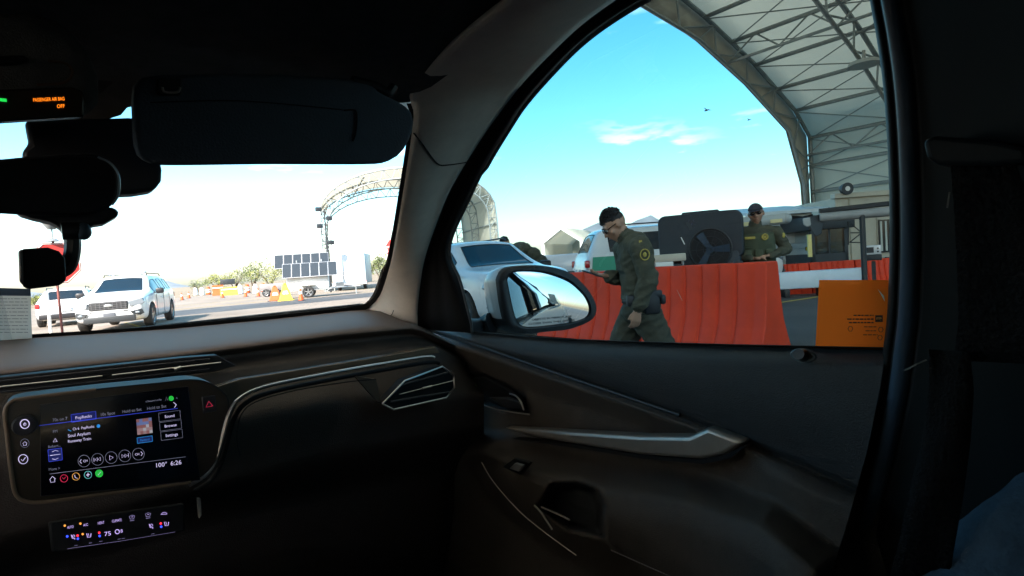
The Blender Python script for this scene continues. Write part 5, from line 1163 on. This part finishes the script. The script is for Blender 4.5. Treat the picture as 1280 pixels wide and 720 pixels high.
# ---- pillars, frames
Lc = [(448, 392), (462, 384), (474, 371), (482, 350), (491, 316), (503, 245), (510, 200), (515, 165), (517, 140), (512, 118), (530, 92), (566, 58), (618, 15), (680, -30)]
Rc = [(522, 412), (522, 400), (522, 385), (526, 350), (533, 316), (557, 250), (578, 211), (600, 176), (618, 150), (650, 108), (690, 66), (735, 25), (800, -20), (880, -70)]
Hc = [(590, 416), (589, 405), (584, 385), (575, 350), (562, 309), (588, 246), (608, 205), (635, 160), (655, 130), (688, 92), (725, 55), (765, 25), (820, -8), (900, -50)]
n = 60; La, Ra, Ha = resamp(Lc, n), resamp(Rc, n), resamp(Hc, n)
HZC = 1.475
rows = []
for i in range(n):
    a = near(*La[i], dict(W=-.004), dict(z=HZC)); b = P(*Ra[i], D=-.045); b = min((b, P(*Ra[i], z=1.50)), key=lambda q: (q-CAM).length)
    da, db = (a-CAM).length, (b-CAM).length; row = []
    for k in range(13):
        t = k/12; x, y = lerp(La[i][0], Ra[i][0], t), lerp(La[i][1], Ra[i][1], t)
        row.append(CAM + ray(x, y)*(lerp(da, db, t) - .030*math.sin(math.pi*t)**.8))
    rows.append(row)
apil, _ = cpart(MB().grid(rows), 'pillar_trim', trimg, flip=True, auto=0, solid=-.008)
seam = [(517, 166), (528, 180), (546, 204), (560, 206), (582, 203)]
sm_ = resamp(seam, 24); 
def on_ap(x, y, off=.0015):
    best = None
    for i in range(n-1):
        for k in range(12):
            q = rows[i][k]
    return None
from mathutils.bvhtree import BVHTree
bv = BVHTree.FromPolygons([tuple(v) for r in rows for v in r], [(i*13+k, i*13+k+1, (i+1)*13+k+1, (i+1)*13+k) for i in range(n-1) for k in range(12)])
def surf(bvh, pts, off):
    o = []
    for x, y in pts:
        h = bvh.ray_cast(CAM, ray(x, y)); 
        if h[0] is not None: o.append(h[0] - ray(x, y)*off)
    return o
cpart(MB().tube(surf(bv, sm_, .0003), .0014, 6), 'trim_seam', rubber, apil)
q = surf(bv, resamp([(460, 392), (476, 397), (488, 395), (492, 388)], 14), .0003)
if len(q) > 3: cpart(MB().tube(q, .0010, 6), 'trim_clip_line', blackp, apil)
# windscreen black edge band (right side) and lower edge
rows2 = [[near(*La[i], dict(W=-.002), dict(z=HZC)), P(La[i][0]-5.5*(1 if i > 8 else 1.6), La[i][1]-(2 if i < 14 else 0), W=.004)] for i in range(0, 33)]
cpart(MB().grid(rows2), 'windscreen_seal', rubber, auto=0)
wl = [(-120, 436), (0, 425), (215, 411), (340, 399), (440, 388), (462, 382)]; wl = resamp(wl, 40)
cpart(MB().grid([[P(x, y+3, W=-.02) for x, y in wl], [P(x, y-4.5, W=.0) for x, y in wl]]), 'windscreen_seal', rubber, auto=0)
# black rubber band between trim and side glass
rb_ = []
for i in range(n):
    ra, ha = Ra[i], Ha[i]; row = []
    for k in range(8):
        t = k/7; x, y = lerp(ra[0], ha[0], t), lerp(ra[1], ha[1], t); off = [-.050, -.030, -.035, -.025, -.020, -.024, -.012, .0][k]
        row.append(P(x, y, D=off))
    row.append(P(ha[0]+1, ha[1]+1, D=.05)); rb_.append(row)
cpart(MB().grid(rb_), 'front_window_frame', rubber, flip=True, auto=0)
ed_ = MB().tube([P(x+(3 if i > 20 else 0), y, D=-.016) for i, (x, y) in enumerate(Ha)], .0035, 6); cpart(ed_, 'window_seal', mat('seal_grey', (.05, .055, .06), .45), flip=True)
# door top strip outside of the sill
sl_ = resamp([(585, 414), (700, 423), (900, 430), (1104, 434), (1130, 435)], 30)
cpart(MB().grid([[P(x, y+3, x=.80-.0) for x, y in sl_], [P(x, y, D=.0) for x, y in sl_], [P(x, y-.5, D=.045) for x, y in sl_]]), 'sill_seal', rubber, flip=True, auto=0)
# B pillar and door rear edge
Bc = [(1020, -330), (1052, -190), (1074, -80), (1087, 0), (1096, 50), (1104, 110), (1110, 200), (1112, 300), (1109, 390), (1104, 434), (1098, 480), (1082, 560), (1060, 640), (1036, 720), (1010, 800)]
Bp = resamp(Bc, 60); offs = [(-.0, .0, 0), (3, -.03, 0), (8, -.034, 0), (11, -.03, 0), (14, -.042, 1), (22, -.05, 1), (34, -.045, 1), (38, -.035, 0), (44, -.05, 2), (70, -.065, 2), (110, -.085, 2), (170, -.11, 2), (260, -.15, 2), (420, -.20, 2), (700, -.22, 2)]
rows = [[P(x + (2 if k == 0 else 0), y, D=.045) for k in range(1)] + [P(x+o, y, D=d_) for o, d_, m_ in offs] for x, y in Bp]
trimb = mat('dark_pillar_trim', (.006, .006, .006), .6, spec=.12, var=.1, vs_=20); edgeb = mat('door_edge_blueblack', (.035, .060, .095), .38)
def bmf(i, j):
    m_ = offs[max(0, j-1)][2]
    return 0 if (m_ == 1 and Bp[i][1] > 445 and j < 7 and False) else m_
cpart(MB().grid(rows, mf=bmf), 'pillar_panel', [rubber, edgeb, trimb], flip=True, auto=0)
# belt guide, webbing
bgm = mat('belt_guide_grey', (.006, .009, .012), .55, spec=.15)
cpart(pxprism([(1153, 176), (1166, 169), (1245, 176), (1285, 184), (1285, 204), (1240, 207), (1172, 206), (1158, 198)], (.04, 0, .0), x=.60), 'belt_guide', bgm, bevel=.008, seg=3)
wbg = MB().grid([[P(lerp(a[0], b[0], t), lerp(a[1], b[1], t), x=.605+.004*math.sin(t*3)) for t in [i/6 for i in range(7)]] for a, b in [((1188, 205), (1270, 205)), ((1192, 260), (1290, 260)), ((1196, 330), (1300, 330)), ((1198, 400), (1300, 400)), ((1192, 450), (1300, 455))]])
cpart(wbg, 'seat_belt', web, solid=.002, auto=0)
wb2 = MB().grid([[P(lerp(a[0], b[0], t), lerp(a[1], b[1], t), x=.60+.006*math.sin(t*5+k)) for t in [i/6 for i in range(7)]] for k, (a, b) in enumerate([((1160, 436), (1212, 440)), ((1162, 480), (1216, 486)), ((1156, 540), (1212, 548)), ((1140, 610), (1204, 620)), ((1124, 680), (1192, 690)), ((1100, 760), (1180, 770))])])
cpart(wb2, 'seat_belt', mat('belt_webbing_dark', (.006, .005, .005), .9, spec=.1, bump=.6, bs=300), solid=.002, auto=0)
cpart(MB().tube([P(1184, 260, x=.598), P(1187, 240, x=.598)], .0008, 4), 'loose_thread', mat('thread_pale', (.10, .10, .09), .8)); cpart(MB().tube([P(1131, 463, x=.595), P(1146, 455, x=.59), P(1158, 450, x=.595)], .0009, 4), 'loose_thread', MATS['thread_pale'])
# ---- roof, headliner, header
Ht = resamp([(-420, 150), (-200, 150), (0, 151), (95, 150), (140, 148), (154, 142), (168, 132), (250, 128), (400, 132), (512, 128)], 60)
hp_ = [P(x, y, W=-.004) for x, y in Ht]
rows = [hp_, [q + Vector((0, -.015, .008)) for q in hp_], [Vector((q.x, q.y-.06, HZC-.004)) for q in hp_], [Vector((q.x, .45, 1.49)) for q in hp_], [Vector((q.x, .1, 1.50)) for q in hp_], [Vector((q.x*1.2, -1.7, 1.48)) for q in hp_]]
cpart(MB().grid(rows), 'headliner', liner, auto=0)
rf = MB(); rf.box((0, -.55, 1.625), (1.20, 2.55, .05), bev=.02); rf.grid([[Vector((s*.62 if True else 0, y, z)) for s in (-1, 0, 1)] for y, z in ((.70, 1.64), (.80, 1.55), (.87, 1.49))]); cpart(rf, 'roof', white)
hl = MB()
for s in (-1, 1): hl.box((s*.60, -.85, 1.50), (.16, 1.7, .14))
cpart(hl, 'roof_lining', liner)
sdh = MB().grid([[P(820, -8, D=.0), P(980, -60, D=0), P(1087, -20, D=0), P(1130, -20, D=0)], [P(820, -60, D=-.02), P(980, -110, D=-.02), P(1087, -70, D=-.02), P(1130, -70, D=-.02)], [Vector((.5, y, 1.50)) for y in (.7, .4, .2, 0)]]); cpart(sdh, 'roof_lining', liner, flip=True, auto=0)
# ---- overhead console
oc = cpart(pxprism([(-90, 20), (40, 14), (84, 30), (110, 62), (124, 96), (124, 128), (108, 149), (0, 154), (-90, 158)], (0, .12, .03), y=.58), 'overhead_console', liner, bevel=.01, seg=3)
cpart(pxprism([(-90, 118), (0, 111), (90, 108), (103, 113), (107, 124), (105, 145), (0, 151.5), (-90, 156)], (0, .01, .0), y=.576), 'display_strip', piano, oc, bevel=.002)
UA = math.radians(2.5); uxp = (math.cos(UA), -math.sin(UA)); OP = lambda px, py, off=0: P(px, py, y=.576-off)
g = MB(); am = E('amber_text', (1.0, .22, .01), .35); tx(g, 'PASSENGER AIR BAG', 61, 124, 6.2, 0, proj=OP, width=39, off=.001); tx(g, 'OFF', 76, 132.5, 6.6, 0, proj=OP, width=9.5, off=.001)
cpart(g, 'warning_text', am, oc, auto=0)
g = MB(); c = OP(4, 125, .001); g.box(c, (.004, .001, .0022)); cpart(g, 'indicator', E('green_led', (.02, .8, .1), .15), oc)
cpart(pxprism([(-40, 70), (30, 68), (38, 74), (20, 80), (-40, 82)], (0, .01, 0), y=.577), 'microphone_slot', rubber, oc, bevel=.002)
cpart(pxtube([(46, 106), (80, 103), (90, 92), (84, 80), (60, 76)], .0010, 20, y=.575), 'lamp_edge', mat('lamp_edge_brown', (.09, .035, .015), .5), oc)
# ---- sun visor
vp = [(176, 100), (200, 94), (330, 93), (420, 98), (462, 103), (470, 112), (500, 128), (514, 138), (518, 152), (514, 172), (502, 192), (484, 203), (455, 206), (330, 206), (200, 207), (180, 200), (171, 188), (168, 150), (168, 112)]
vis = cpart(pxprism(resamp(vp+vp[:1], 70)[:-1], (0, .022, .006), y=.64), 'sun_visor', mat('visor_vinyl', (.070, .085, .110), .75, var=.1, vs_=20, bump=.25, bs=400), bevel=.008, seg=3)
cpart(pxprism([(196, 97), (228, 97), (228, 117), (224, 119), (201, 119), (196, 116)], (0, .01, 0), y=.636), 'visor_clip', blackp, vis, bevel=.003); cpart(pxtube([(203, 109), (206, 115), (222, 115), (225, 109)], .0012, 12, y=.632), 'clip_edge', silver, vis)
cpart(pxtube([(430, 138), (444, 138), (446, 150), (444, 168), (441, 176)], .0010, 16, y=.6385), 'mirror_flap_seam', rubber, vis)
cpart(pxtube([(440, 100), (470, 108), (486, 116), (492, 108)], .006, 14, y=.645), 'visor_arm', blackp, vis)
cpart(pxtube([(188, 128), (300, 126), (428, 137)], .0006, 16, y=.6385), 'mirror_flap_seam', rubber, vis)
# ---- rear view mirror assembly
cpart(pxprism([(30, 150), (168, 146), (176, 168), (200, 198), (203, 212), (202, 226), (193, 238), (168, 242), (146, 243), (120, 215), (28, 200), (27, 188), (36, 180)], (0, .03, .0), y=.70), 'sensor_housing', blackp, bevel=.006, seg=3)
mo = resamp([(-70, 207), (0, 199), (60, 194), (118, 193), (138, 201), (149, 218), (148, 244), (136, 260), (112, 269), (60, 270), (0, 267), (-70, 262)], 50)
mirr = cpart(MB().prism([P(a, b, y=.585) for a, b in mo], (0, .035, .004)), 'rear_view_mirror', blackp, bevel=.006, seg=3)
mi_ = [(lerp(40, x, .955), lerp(231, y, .90)) for x, y in mo]
cpart(MB().prism([P(a, b, y=.5815) for a, b in mi_], (0, .002, 0)), 'mirror_glass', mat('dark_mirror', (.32, .32, .32), .05, 1), mirr)
cpart(pxtube([(122, 196), (138, 204), (148, 219), (148, 243), (140, 256)], .0009, 20, y=.580), 'mirror_rim', mat('rim_blue', (.25, .33, .40), .3), mirr)
# exterior door mirror --------------------------------------------------
mc = P(688, 374, x=1.04)
din = (mc-CAM).normalized(); dout = Vector((-.10, -1, .045)).normalized(); mn = (dout-din).normalized()    # mirror normal
mpl = (tuple(mn), mn.dot(mc))
GL = [(634, 350), (638, 343), (646, 340), (676, 341), (707, 351), (724, 364), (733, 376), (736, 388), (731, 397), (713, 403), (690, 406), (663, 408.5), (651, 406), (645, 398), (640, 380)]
BZ = [(624, 350), (629, 339), (642, 333), (680, 332), (712, 340), (731, 356), (742, 371), (747, 386), (741, 400), (716, 411), (692, 414), (660, 417), (644, 414), (634, 404), (628, 380)]
ng = 64; ga = resamp(GL+GL[:1], ng+1)[:-1]; ba = resamp(BZ+BZ[:1], ng+1)[:-1]
MP = lambda x, y, off=0: P(x, y, pl=(mpl[0], mpl[1]+off))
gc = (687, 374); rr = [];
for k in range(7):
    t = (k+.001)/6; rr.append([MP(lerp(gc[0], x, t), lerp(gc[1], y, t)) + mn*(.0035*(1-t*t)) for x, y in ga+ga[:1]])
mirmat = mat('mirror_silver', (.75, .80, .82), .015, 1)
em = MB(); bo = [MP(x, y, .006) for x, y in ba]; cen = sum(bo, Vector())/len(bo)
fwd_ = Vector((.06, 1, 0)).normalized()
def ringrow(f_, s_, up_=0): return [cen + (q-cen)*s_ + fwd_*f_ + k0*up_ for q in bo+bo[:1]]
em.grid([[MP(x, y, -.004) for x, y in ga+ga[:1]], [MP(x, y, .008) for x, y in [(lerp(a[0], b[0], .3), lerp(a[1], b[1], .3)) for a, b in zip(ga, ba)] + [(lerp(ga[0][0], ba[0][0], .3), lerp(ga[0][1], ba[0][1], .3))]], ringrow(0, .98), ringrow(.006, 1.0), ringrow(.014, 1.015)], m=0)
half = mirr2 = None
em.grid([ringrow(.014, 1.015), ringrow(.03, 1.03), ringrow(.07, .98), ringrow(.105, .86), ringrow(.13, .66), ringrow(.145, .38), ringrow(.15, .02)], mf=lambda i, j: 0 if (ng*.48 < j < ng*.85) else 1)
hous, hous2 = cpart(em, 'door_mirror', [blackp, mat('silver_white_paint', (.50, .53, .56), .25, coat=.5)], flip=True, auto=60)
cpart(MB().grid(rr), 'mirror_glass', mirmat, hous, auto=0)
UA = math.radians(5); uxp = (math.cos(UA), -math.sin(UA)); VA = 0; uyp = (0, -1); MT = lambda px, py, off=0: MP(px, py, .0038)
g = MB(); tx(g, 'OBJECTS IN MIRROR ARE', 690, 397.5, 3.3, 0, proj=MT, width=50); tx(g, 'CLOSER THAN THEY APPEAR', 690, 402.6, 3.3, 0, proj=MT, width=58); cpart(g, 'mirror_text', mat('etched_grey', (.03, .035, .04), .6), hous, auto=0)
arm = MB(); arm.tube([MP(628, 405, .0)+fwd_*.05, P(600, 409, x=.90), P(575, 412, D=.03)], [.030, .024, .03], 12); cpart(arm, 'mirror_arm', blackp, hous)
# exterior flank of the car (what the door mirror looks back along)
def flank(y, z):    # half width of the body side
    base = .955 - .06*((z-.62)/.46)**2 if z > .62 else .955 - .05*((.62-z)/.4)**2
    tap = 0 if y > -1.2 else .10*((-1.2-y)/1.6)**2
    return base + (0.012*math.exp(-((z-.86)/.03)**2)) - tap
ys = [1.35 - i*.09 for i in range(48)]; zs = [.22, .3, .4, .5, .6, .7, .78, .84, .88, .92, .96, 1.00, 1.03]
fk = MB().grid([[Vector((flank(y, z), y, z + (.05*sstep(-.6, -2.4, y) if z > .8 else 0) + (.0 if y > -.4 else .06*sstep(0, 1, (-.4-y)/2)*(z-.22)))) for z in zs] + [Vector((flank(y, 1.075)-.05, y, 1.042 + (.0 if y > -.4 else .05*sstep(0, 1, (-.4-y)/2))))] for y in ys])
flk, _ = cpart(fk, 'body_side', mat('pearl_paint', (.55, .57, .58), .25, coat=.6), flip=True, auto=60, solid=.004)
upf = MB()   # roof rail, rear pillars
upf.tube([Vector((.60, y, z)) for y, z in ((.70, 1.62), (.45, 1.635), (0, 1.635), (-.8, 1.62), (-1.7, 1.55), (-2.4, 1.40))], .045, 10)
upf.prism([Vector((.86, y, z)) for y, z in ((-1.85, 1.10), (-2.9, 1.12), (-2.8, 1.20), (-2.35, 1.42), (-2.05, 1.44))], (-.12, 0, 0)); cpart(upf, 'roof_rail', MATS['pearl_paint'], flip=True)
bpl = MB(); bpl.prism([Vector((.84, -.03, 1.08)), Vector((.84, -.16, 1.08)), Vector((.70, -.10, 1.52)), Vector((.70, 0.02, 1.52))], (-.03, 0, 0)); bpl.prism([Vector((.84, -1.05, 1.09)), Vector((.84, -1.13, 1.09)), Vector((.70, -1.05, 1.52)), Vector((.70, -.98, 1.52))], (-.03, 0, 0)); cpart(bpl, 'door_pillar', blackp, flip=True)
rgl = MB(); rgl.poly([Vector((.825, -.15, 1.09)), Vector((.825, -1.06, 1.10)), Vector((.69, -.98, 1.51)), Vector((.69, -.09, 1.51))]); rgl.poly([Vector((.825, -1.12, 1.10)), Vector((.80, -1.95, 1.13)), Vector((.69, -1.9, 1.40)), Vector((.69, -1.05, 1.50))]); cpart(rgl, 'rear_side_window', win_dark, flip=True)
ft = MB(); ft.box((0, 2.25, .62), (1.80, 1.15, .70), bev=.12); cpart(ft, 'bonnet', MATS['pearl_paint'])
for s in (-1, 1):
    for y in (2.1, -1.95): make_wheel(car, s*.86, y, .34, .22)
bk = MB(); bk.box((0, -1.75, .65), (1.6, .06, .90)); cpart(bk, 'rear_bulkhead', soft)
# side glass + windscreen glass
gp = [(555, 420), (556, 300), (600, 210), (640, 145), (700, 70), (765, 15), (830, -22), (930, -65), (1090, -45), (1106, 0), (1120, 100), (1128, 300), (1120, 445), (900, 440), (700, 433)]
cpart(MB().poly([P(x, y, D=.022) for x, y in gp]), 'side_window', win_side)
wsq = [(-.70, 1.10), (.70, 1.10), (.47, 1.50), (-.47, 1.50)]
cpart(MB().poly([Vector((x, WK - WN[0]*abs(x)*1.0 - WN[2]*z + .002, z)) for x, z in wsq[:1]] + [Vector((0, WK - WN[2]*1.10 + .002, 1.10))] + [Vector((x, WK - WN[0]*x - WN[2]*z + .002, z)) for x, z in wsq[1:3]] + [Vector((0, WK - WN[2]*1.50+.002, 1.50))] + [Vector((x, WK - WN[0]*abs(x) - WN[2]*z + .002, z)) for x, z in wsq[3:]]), 'windscreen', win_clear)
# seats, steering wheel
seatm = mat('seat_cloth', (.025, .026, .028), .85, var=.2, vs_=40)
for s in (-1, 1):
    st_ = MB(); st_.box((s*.38, -.18, .52), (.50, .52, .16), bev=.06); stt = cpart(st_, 'seat', seatm)
    b = MB(); b.box((s*.38, -.62, .86), (.48, .14, .66), R=Matrix.Rotation(-.42, 3, 'X'), bev=.06); cpart(b, 'backrest', seatm, stt); b = MB(); b.box((s*.38, -.86, 1.28), (.26, .10, .18), bev=.04); cpart(b, 'headrest', seatm, stt)
sw = MB(); c = Vector((-.38, .62, .92)); ax_ = Vector((0, -.9, .42)).normalized(); u1 = Vector((1, 0, 0)); u2 = ax_.cross(u1)
sw.tube([c + u1*math.cos(a)*.18 + u2*math.sin(a)*.18 for a in [2*math.pi*i/36 for i in range(36)]], .016, 10, closed=True); sw.ball(c, (.07, .03, .06)); sw.tube([c-u1*.18, c, c+u1*.18], .014, 6); sw.tube([c, c + Vector((0, .3, -.12))], .03, 8); cpart(sw, 'steering_wheel', blackp)
# ================================================================ THINGS IN THE CABIN
# dash camera hanging from the mirror
rt = empty('dash_camera', P(55, 335, y=.60)); tag(rt, 'small black dash camera hanging on a curved arm below the rear view mirror', 'camera')
W_ = lambda mb, name, m, **k: world_parent(mb.build(name, m, **k), rt)
W_(pxprism([(18, 257), (60, 262), (110, 262), (140, 258), (150, 264), (147, 270), (131, 279), (118, 281), (104, 288), (97, 294), (80, 293), (76, 284), (62, 277), (40, 272), (20, 266)], (0, .03, 0), y=.60), 'clamp', blackp, bevel=.003)
W_(MB().tube([P(77, 289, y=.598), P(106, 288, y=.598)], .0072, 14), 'pivot', blackp); W_(MB().ball(P(104, 289, y=.596), (.006, .006, .0075)), 'pivot_knob', mat('knob_blue', (.08, .13, .18), .35))
W_(pxtube([(90, 293), (91, 306), (89, 322), (84, 334), (74, 340), (66, 342)], [.006]*24, 24, y=.612), 'arm', blackp)
W_(pxprism([(27, 311), (60, 309), (74, 314), (81, 322), (83, 350), (76, 356), (34, 361), (28, 358)], (0, .045, 0), y=.59), 'camera_body', rubber, bevel=.004, seg=3)
W_(pxprism([(22.5, 314), (28, 311), (30, 358), (24, 352)], (0, .04, 0), y=.588), 'lens_ring', mat('lens_side', (.10, .08, .08), .3, coat=.5), bevel=.002)
# paper notice behind the windscreen
rt = empty('paper_notice', P(15, 395, W=-.03)); tag(rt, 'white printed paper with a blue header propped against the windscreen corner', 'paper')
paperm = mat('paper', (.75, .75, .73), .8); _t = paperm.node_tree; _p = _t.nodes['Principled BSDF']; _o = [q for q in _t.nodes if q.type == 'OUTPUT_MATERIAL'][0]; _tr = _t.nodes.new('ShaderNodeBsdfTranslucent'); _tr.inputs[0].default_value = (.8, .8, .78, 1); _mx = _t.nodes.new('ShaderNodeMixShader'); _mx.inputs[0].default_value = .55
_t.links.new(_p.outputs[0], _mx.inputs[1]); _t.links.new(_tr.outputs[0], _mx.inputs[2]); _t.links.new(_mx.outputs[0], _o.inputs[0])
WP = lambda x, y, o_=0: P(x, y, W=-.03-o_)
W_(MB().prism([WP(-30, 359), WP(38, 361), WP(40, 423), WP(-30, 428)], (0, .0006, 0)), 'sheet', paperm); W_(MB().prism([WP(-30, 359, .001), WP(38.2, 361, .001), WP(38.6, 370, .001), WP(-30, 369, .001)], (0, .0005, 0)), 'header', mat('paper_blue', (.06, .13, .24), .7))
g = MB(); rnd = random.Random(2)
for yy in (373, 377, 381, 385, 389.5, 394, 398, 402, 406.5, 411, 415): 
    x = -10
    while x < 34: ln_ = rnd.uniform(2, 9); g.poly([WP(x, yy, .0012), WP(min(35, x+ln_), yy+.1, .0012), WP(min(35, x+ln_), yy+.9, .0012), WP(x, yy+.8, .0012)]); x += ln_+1.3
W_(g, 'print_lines', mat('grey_print', (.25, .26, .28), .8))
# orange translucent sheet stuck inside the side window
om = bpy.data.materials.new('orange_film'); om.use_nodes = True; t = om.node_tree; t.nodes.clear(); o_ = t.nodes.new('ShaderNodeOutputMaterial'); a_ = t.nodes.new('ShaderNodeBsdfTransparent'); b_ = t.nodes.new('ShaderNodeBsdfTranslucent'); x_ = t.nodes.new('ShaderNodeMixShader')
a_.inputs[0].default_value = (1, .22, .05, 1); b_.inputs[0].default_value = (1, .165, .018, 1); x_.inputs[0].default_value = .90; t.links.new(a_.outputs[0], x_.inputs[1]); t.links.new(b_.outputs[0], x_.inputs[2]); t.links.new(x_.outputs[0], o_.inputs[0])
rt = empty('orange_sticker', P(1065, 390, D=.012)); tag(rt, 'translucent orange sticker with reversed black print on the side window corner', 'sticker')
OS = lambda x, y, o_=0: P(x, y, D=.012-o_)
W_(MB().poly([OS(1024, 350), OS(1118, 350), OS(1116, 440), OS(1019, 440)]), 'film', om)
UA = math.radians(-1); uxp = (math.cos(UA), -math.sin(UA)); g = MB(); ink = mat('black_ink', (.03, .010, .004), .7); rnd = random.Random(9)
def words(y, x0, x1, h):
    x = x0
    while x < x1: w_ = rnd.uniform(2.2, 6); g.poly([OS(x, y, .001), OS(min(x+w_, x1), y, .001), OS(min(x+w_, x1), y+h, .001), OS(x, y+h, .001)]); x += w_+1.1
words(393.5, 1067, 1092, 1.5); words(398, 1059, 1092, 1.8); words(402.5, 1061, 1092, 1.5); words(408, 1080, 1096, 1.0); words(413, 1082, 1096, 1.0); words(418, 1079, 1097, 1.0)
g.poly([OS(1094, 394, .001), OS(1103.5, 394, .001), OS(1103.5, 402.5, .001), OS(1094, 402.5, .001)])
for (x, y) in ((1063, 411), (1101, 412), (1100, 422)): g.tube([OS(x+3*math.cos(a), y+3.4*math.sin(a), .001) for a in [2*math.pi*i/6 for i in range(6)]], .0004, 4, closed=True)
W_(g, 'print', ink)
def txm(mb, st, x, y, size):
    v_, f_ = text_shape(st, True); xs_ = [a[0] for a in v_]; c_ = (min(xs_)+max(xs_))/2; mb.add([OS(x - (a[0]-c_)*size, y - (a[1]-.25)*size, .002) for a in v_], f_, 0, False)
g = MB(); txm(g, 'gm', 1098.8, 398, 6.0); W_(g, 'logo_letters', mat('orange_ink', (.6, .22, .05), .7))
W_(MB().poly([OS(1097, 361, .001), OS(1105, 370, .001), OS(1106, 377, .001), OS(1101, 368, .001)]), 'tear_glint', mat('tear_glint_white', (.6, .6, .55), .7))  # glint on the film's tear, painted as a white sliver
# the passenger whose forearm and knee show at the bottom
o4 = empty('person', (.38, -.25, .3)); tag(o4, 'seated passenger whose blue sleeve shows in the bottom right corner', 'person')
L4 = lambda v_: tuple(Vector(v_) - Vector((.38, -.25, .3)))
el = P(440, 815, d=.50); wr_ = P(648, 760, d=.60); fing = P(698, 768, d=.62)
denim2 = mat('dim_blue_cloth', (.045, .066, .088), .9, spec=.1, var=.15, vs_=40, bump=.3, bs=200); c1_ = P(1412, 588, d=.50); c2_ = P(1206, 806, d=.50); 
pr = [('e', L4((.40, -.34, .92)), (.20, .13, .24), None, 1), ('e', L4((.40, -.28, .68)), (.19, .16, .16), None, 1), ('c', L4((.40, -.40, 1.12)), L4((.40, -.38, 1.20)), .055, .05, 0)]
hp, HP, HR, hx = head_prims(L4((.42, -.50, 1.36)), (0, 1, 0), (0, 0, 1), 0, 1.0); pr += hp
pr += [('c', L4((.24, -.30, 1.06)), L4((.22, .05, .74)), .062, .052, 1), ('c', L4((.22, .05, .74)), L4(el), .050, .044, 4), ('c', L4(el), L4(wr_), .044, .030, 4)]
pr += [('c', L4((.58, -.32, 1.05)), L4(c1_), .062, .055, 1), ('c', L4(c1_), L4(c2_), .055, .055, 1), ('c', L4(c2_), L4((.56, .12, .62)), .046, .032, 0)]
pr += hand_prims(L4(wr_ + (fing-wr_).normalized()*.01), fing-wr_, Vector((0, -.3, -1)), 0, .55) + hand_prims(L4((.55, .13, .655)), (-.3, 1, 0), (0, 0, -1), 0, .5)
pr += [('c', L4((.30, -.2, .62)), L4((.30, .28, .60)), .095, .07, 2), ('c', L4((.30, .28, .60)), L4((.30, .60, .32)), .065, .05, 2), ('c', L4((.50, -.2, .62)), L4((.50, .28, .60)), .095, .07, 2), ('c', L4((.50, .28, .60)), L4((.50, .60, .32)), .065, .05, 2), ('c', L4((.30, .62, .28)), L4((.30, .80, .27)), .045, .04, 3), ('c', L4((.50, .62, .28)), L4((.50, .80, .27)), .045, .04, 3)]
body_mesh('body', pr, [skin, denim2, denim2, boot, mat('dimmed_forearm_brown', (.014, .010, .007), .9, bump=.4, bs=60)], .008, o4); face_parts(o4, HP, HR, 1.0); sub(scalp(o4, HP, HR, 1.0), 'hair', hair, o4, solid=.006, auto=0)  # forearm darkened by colour: near-black brown stands in for the dim light
rgx = MB(); rgx.poly([Vector((x, y, z)) for x, y, z in ((-.66, -2.2, 1.12), (.66, -2.2, 1.12), (.56, -1.8, 1.54), (-.56, -1.8, 1.54))]); cpart(rgx, 'rear_window', win_dark)
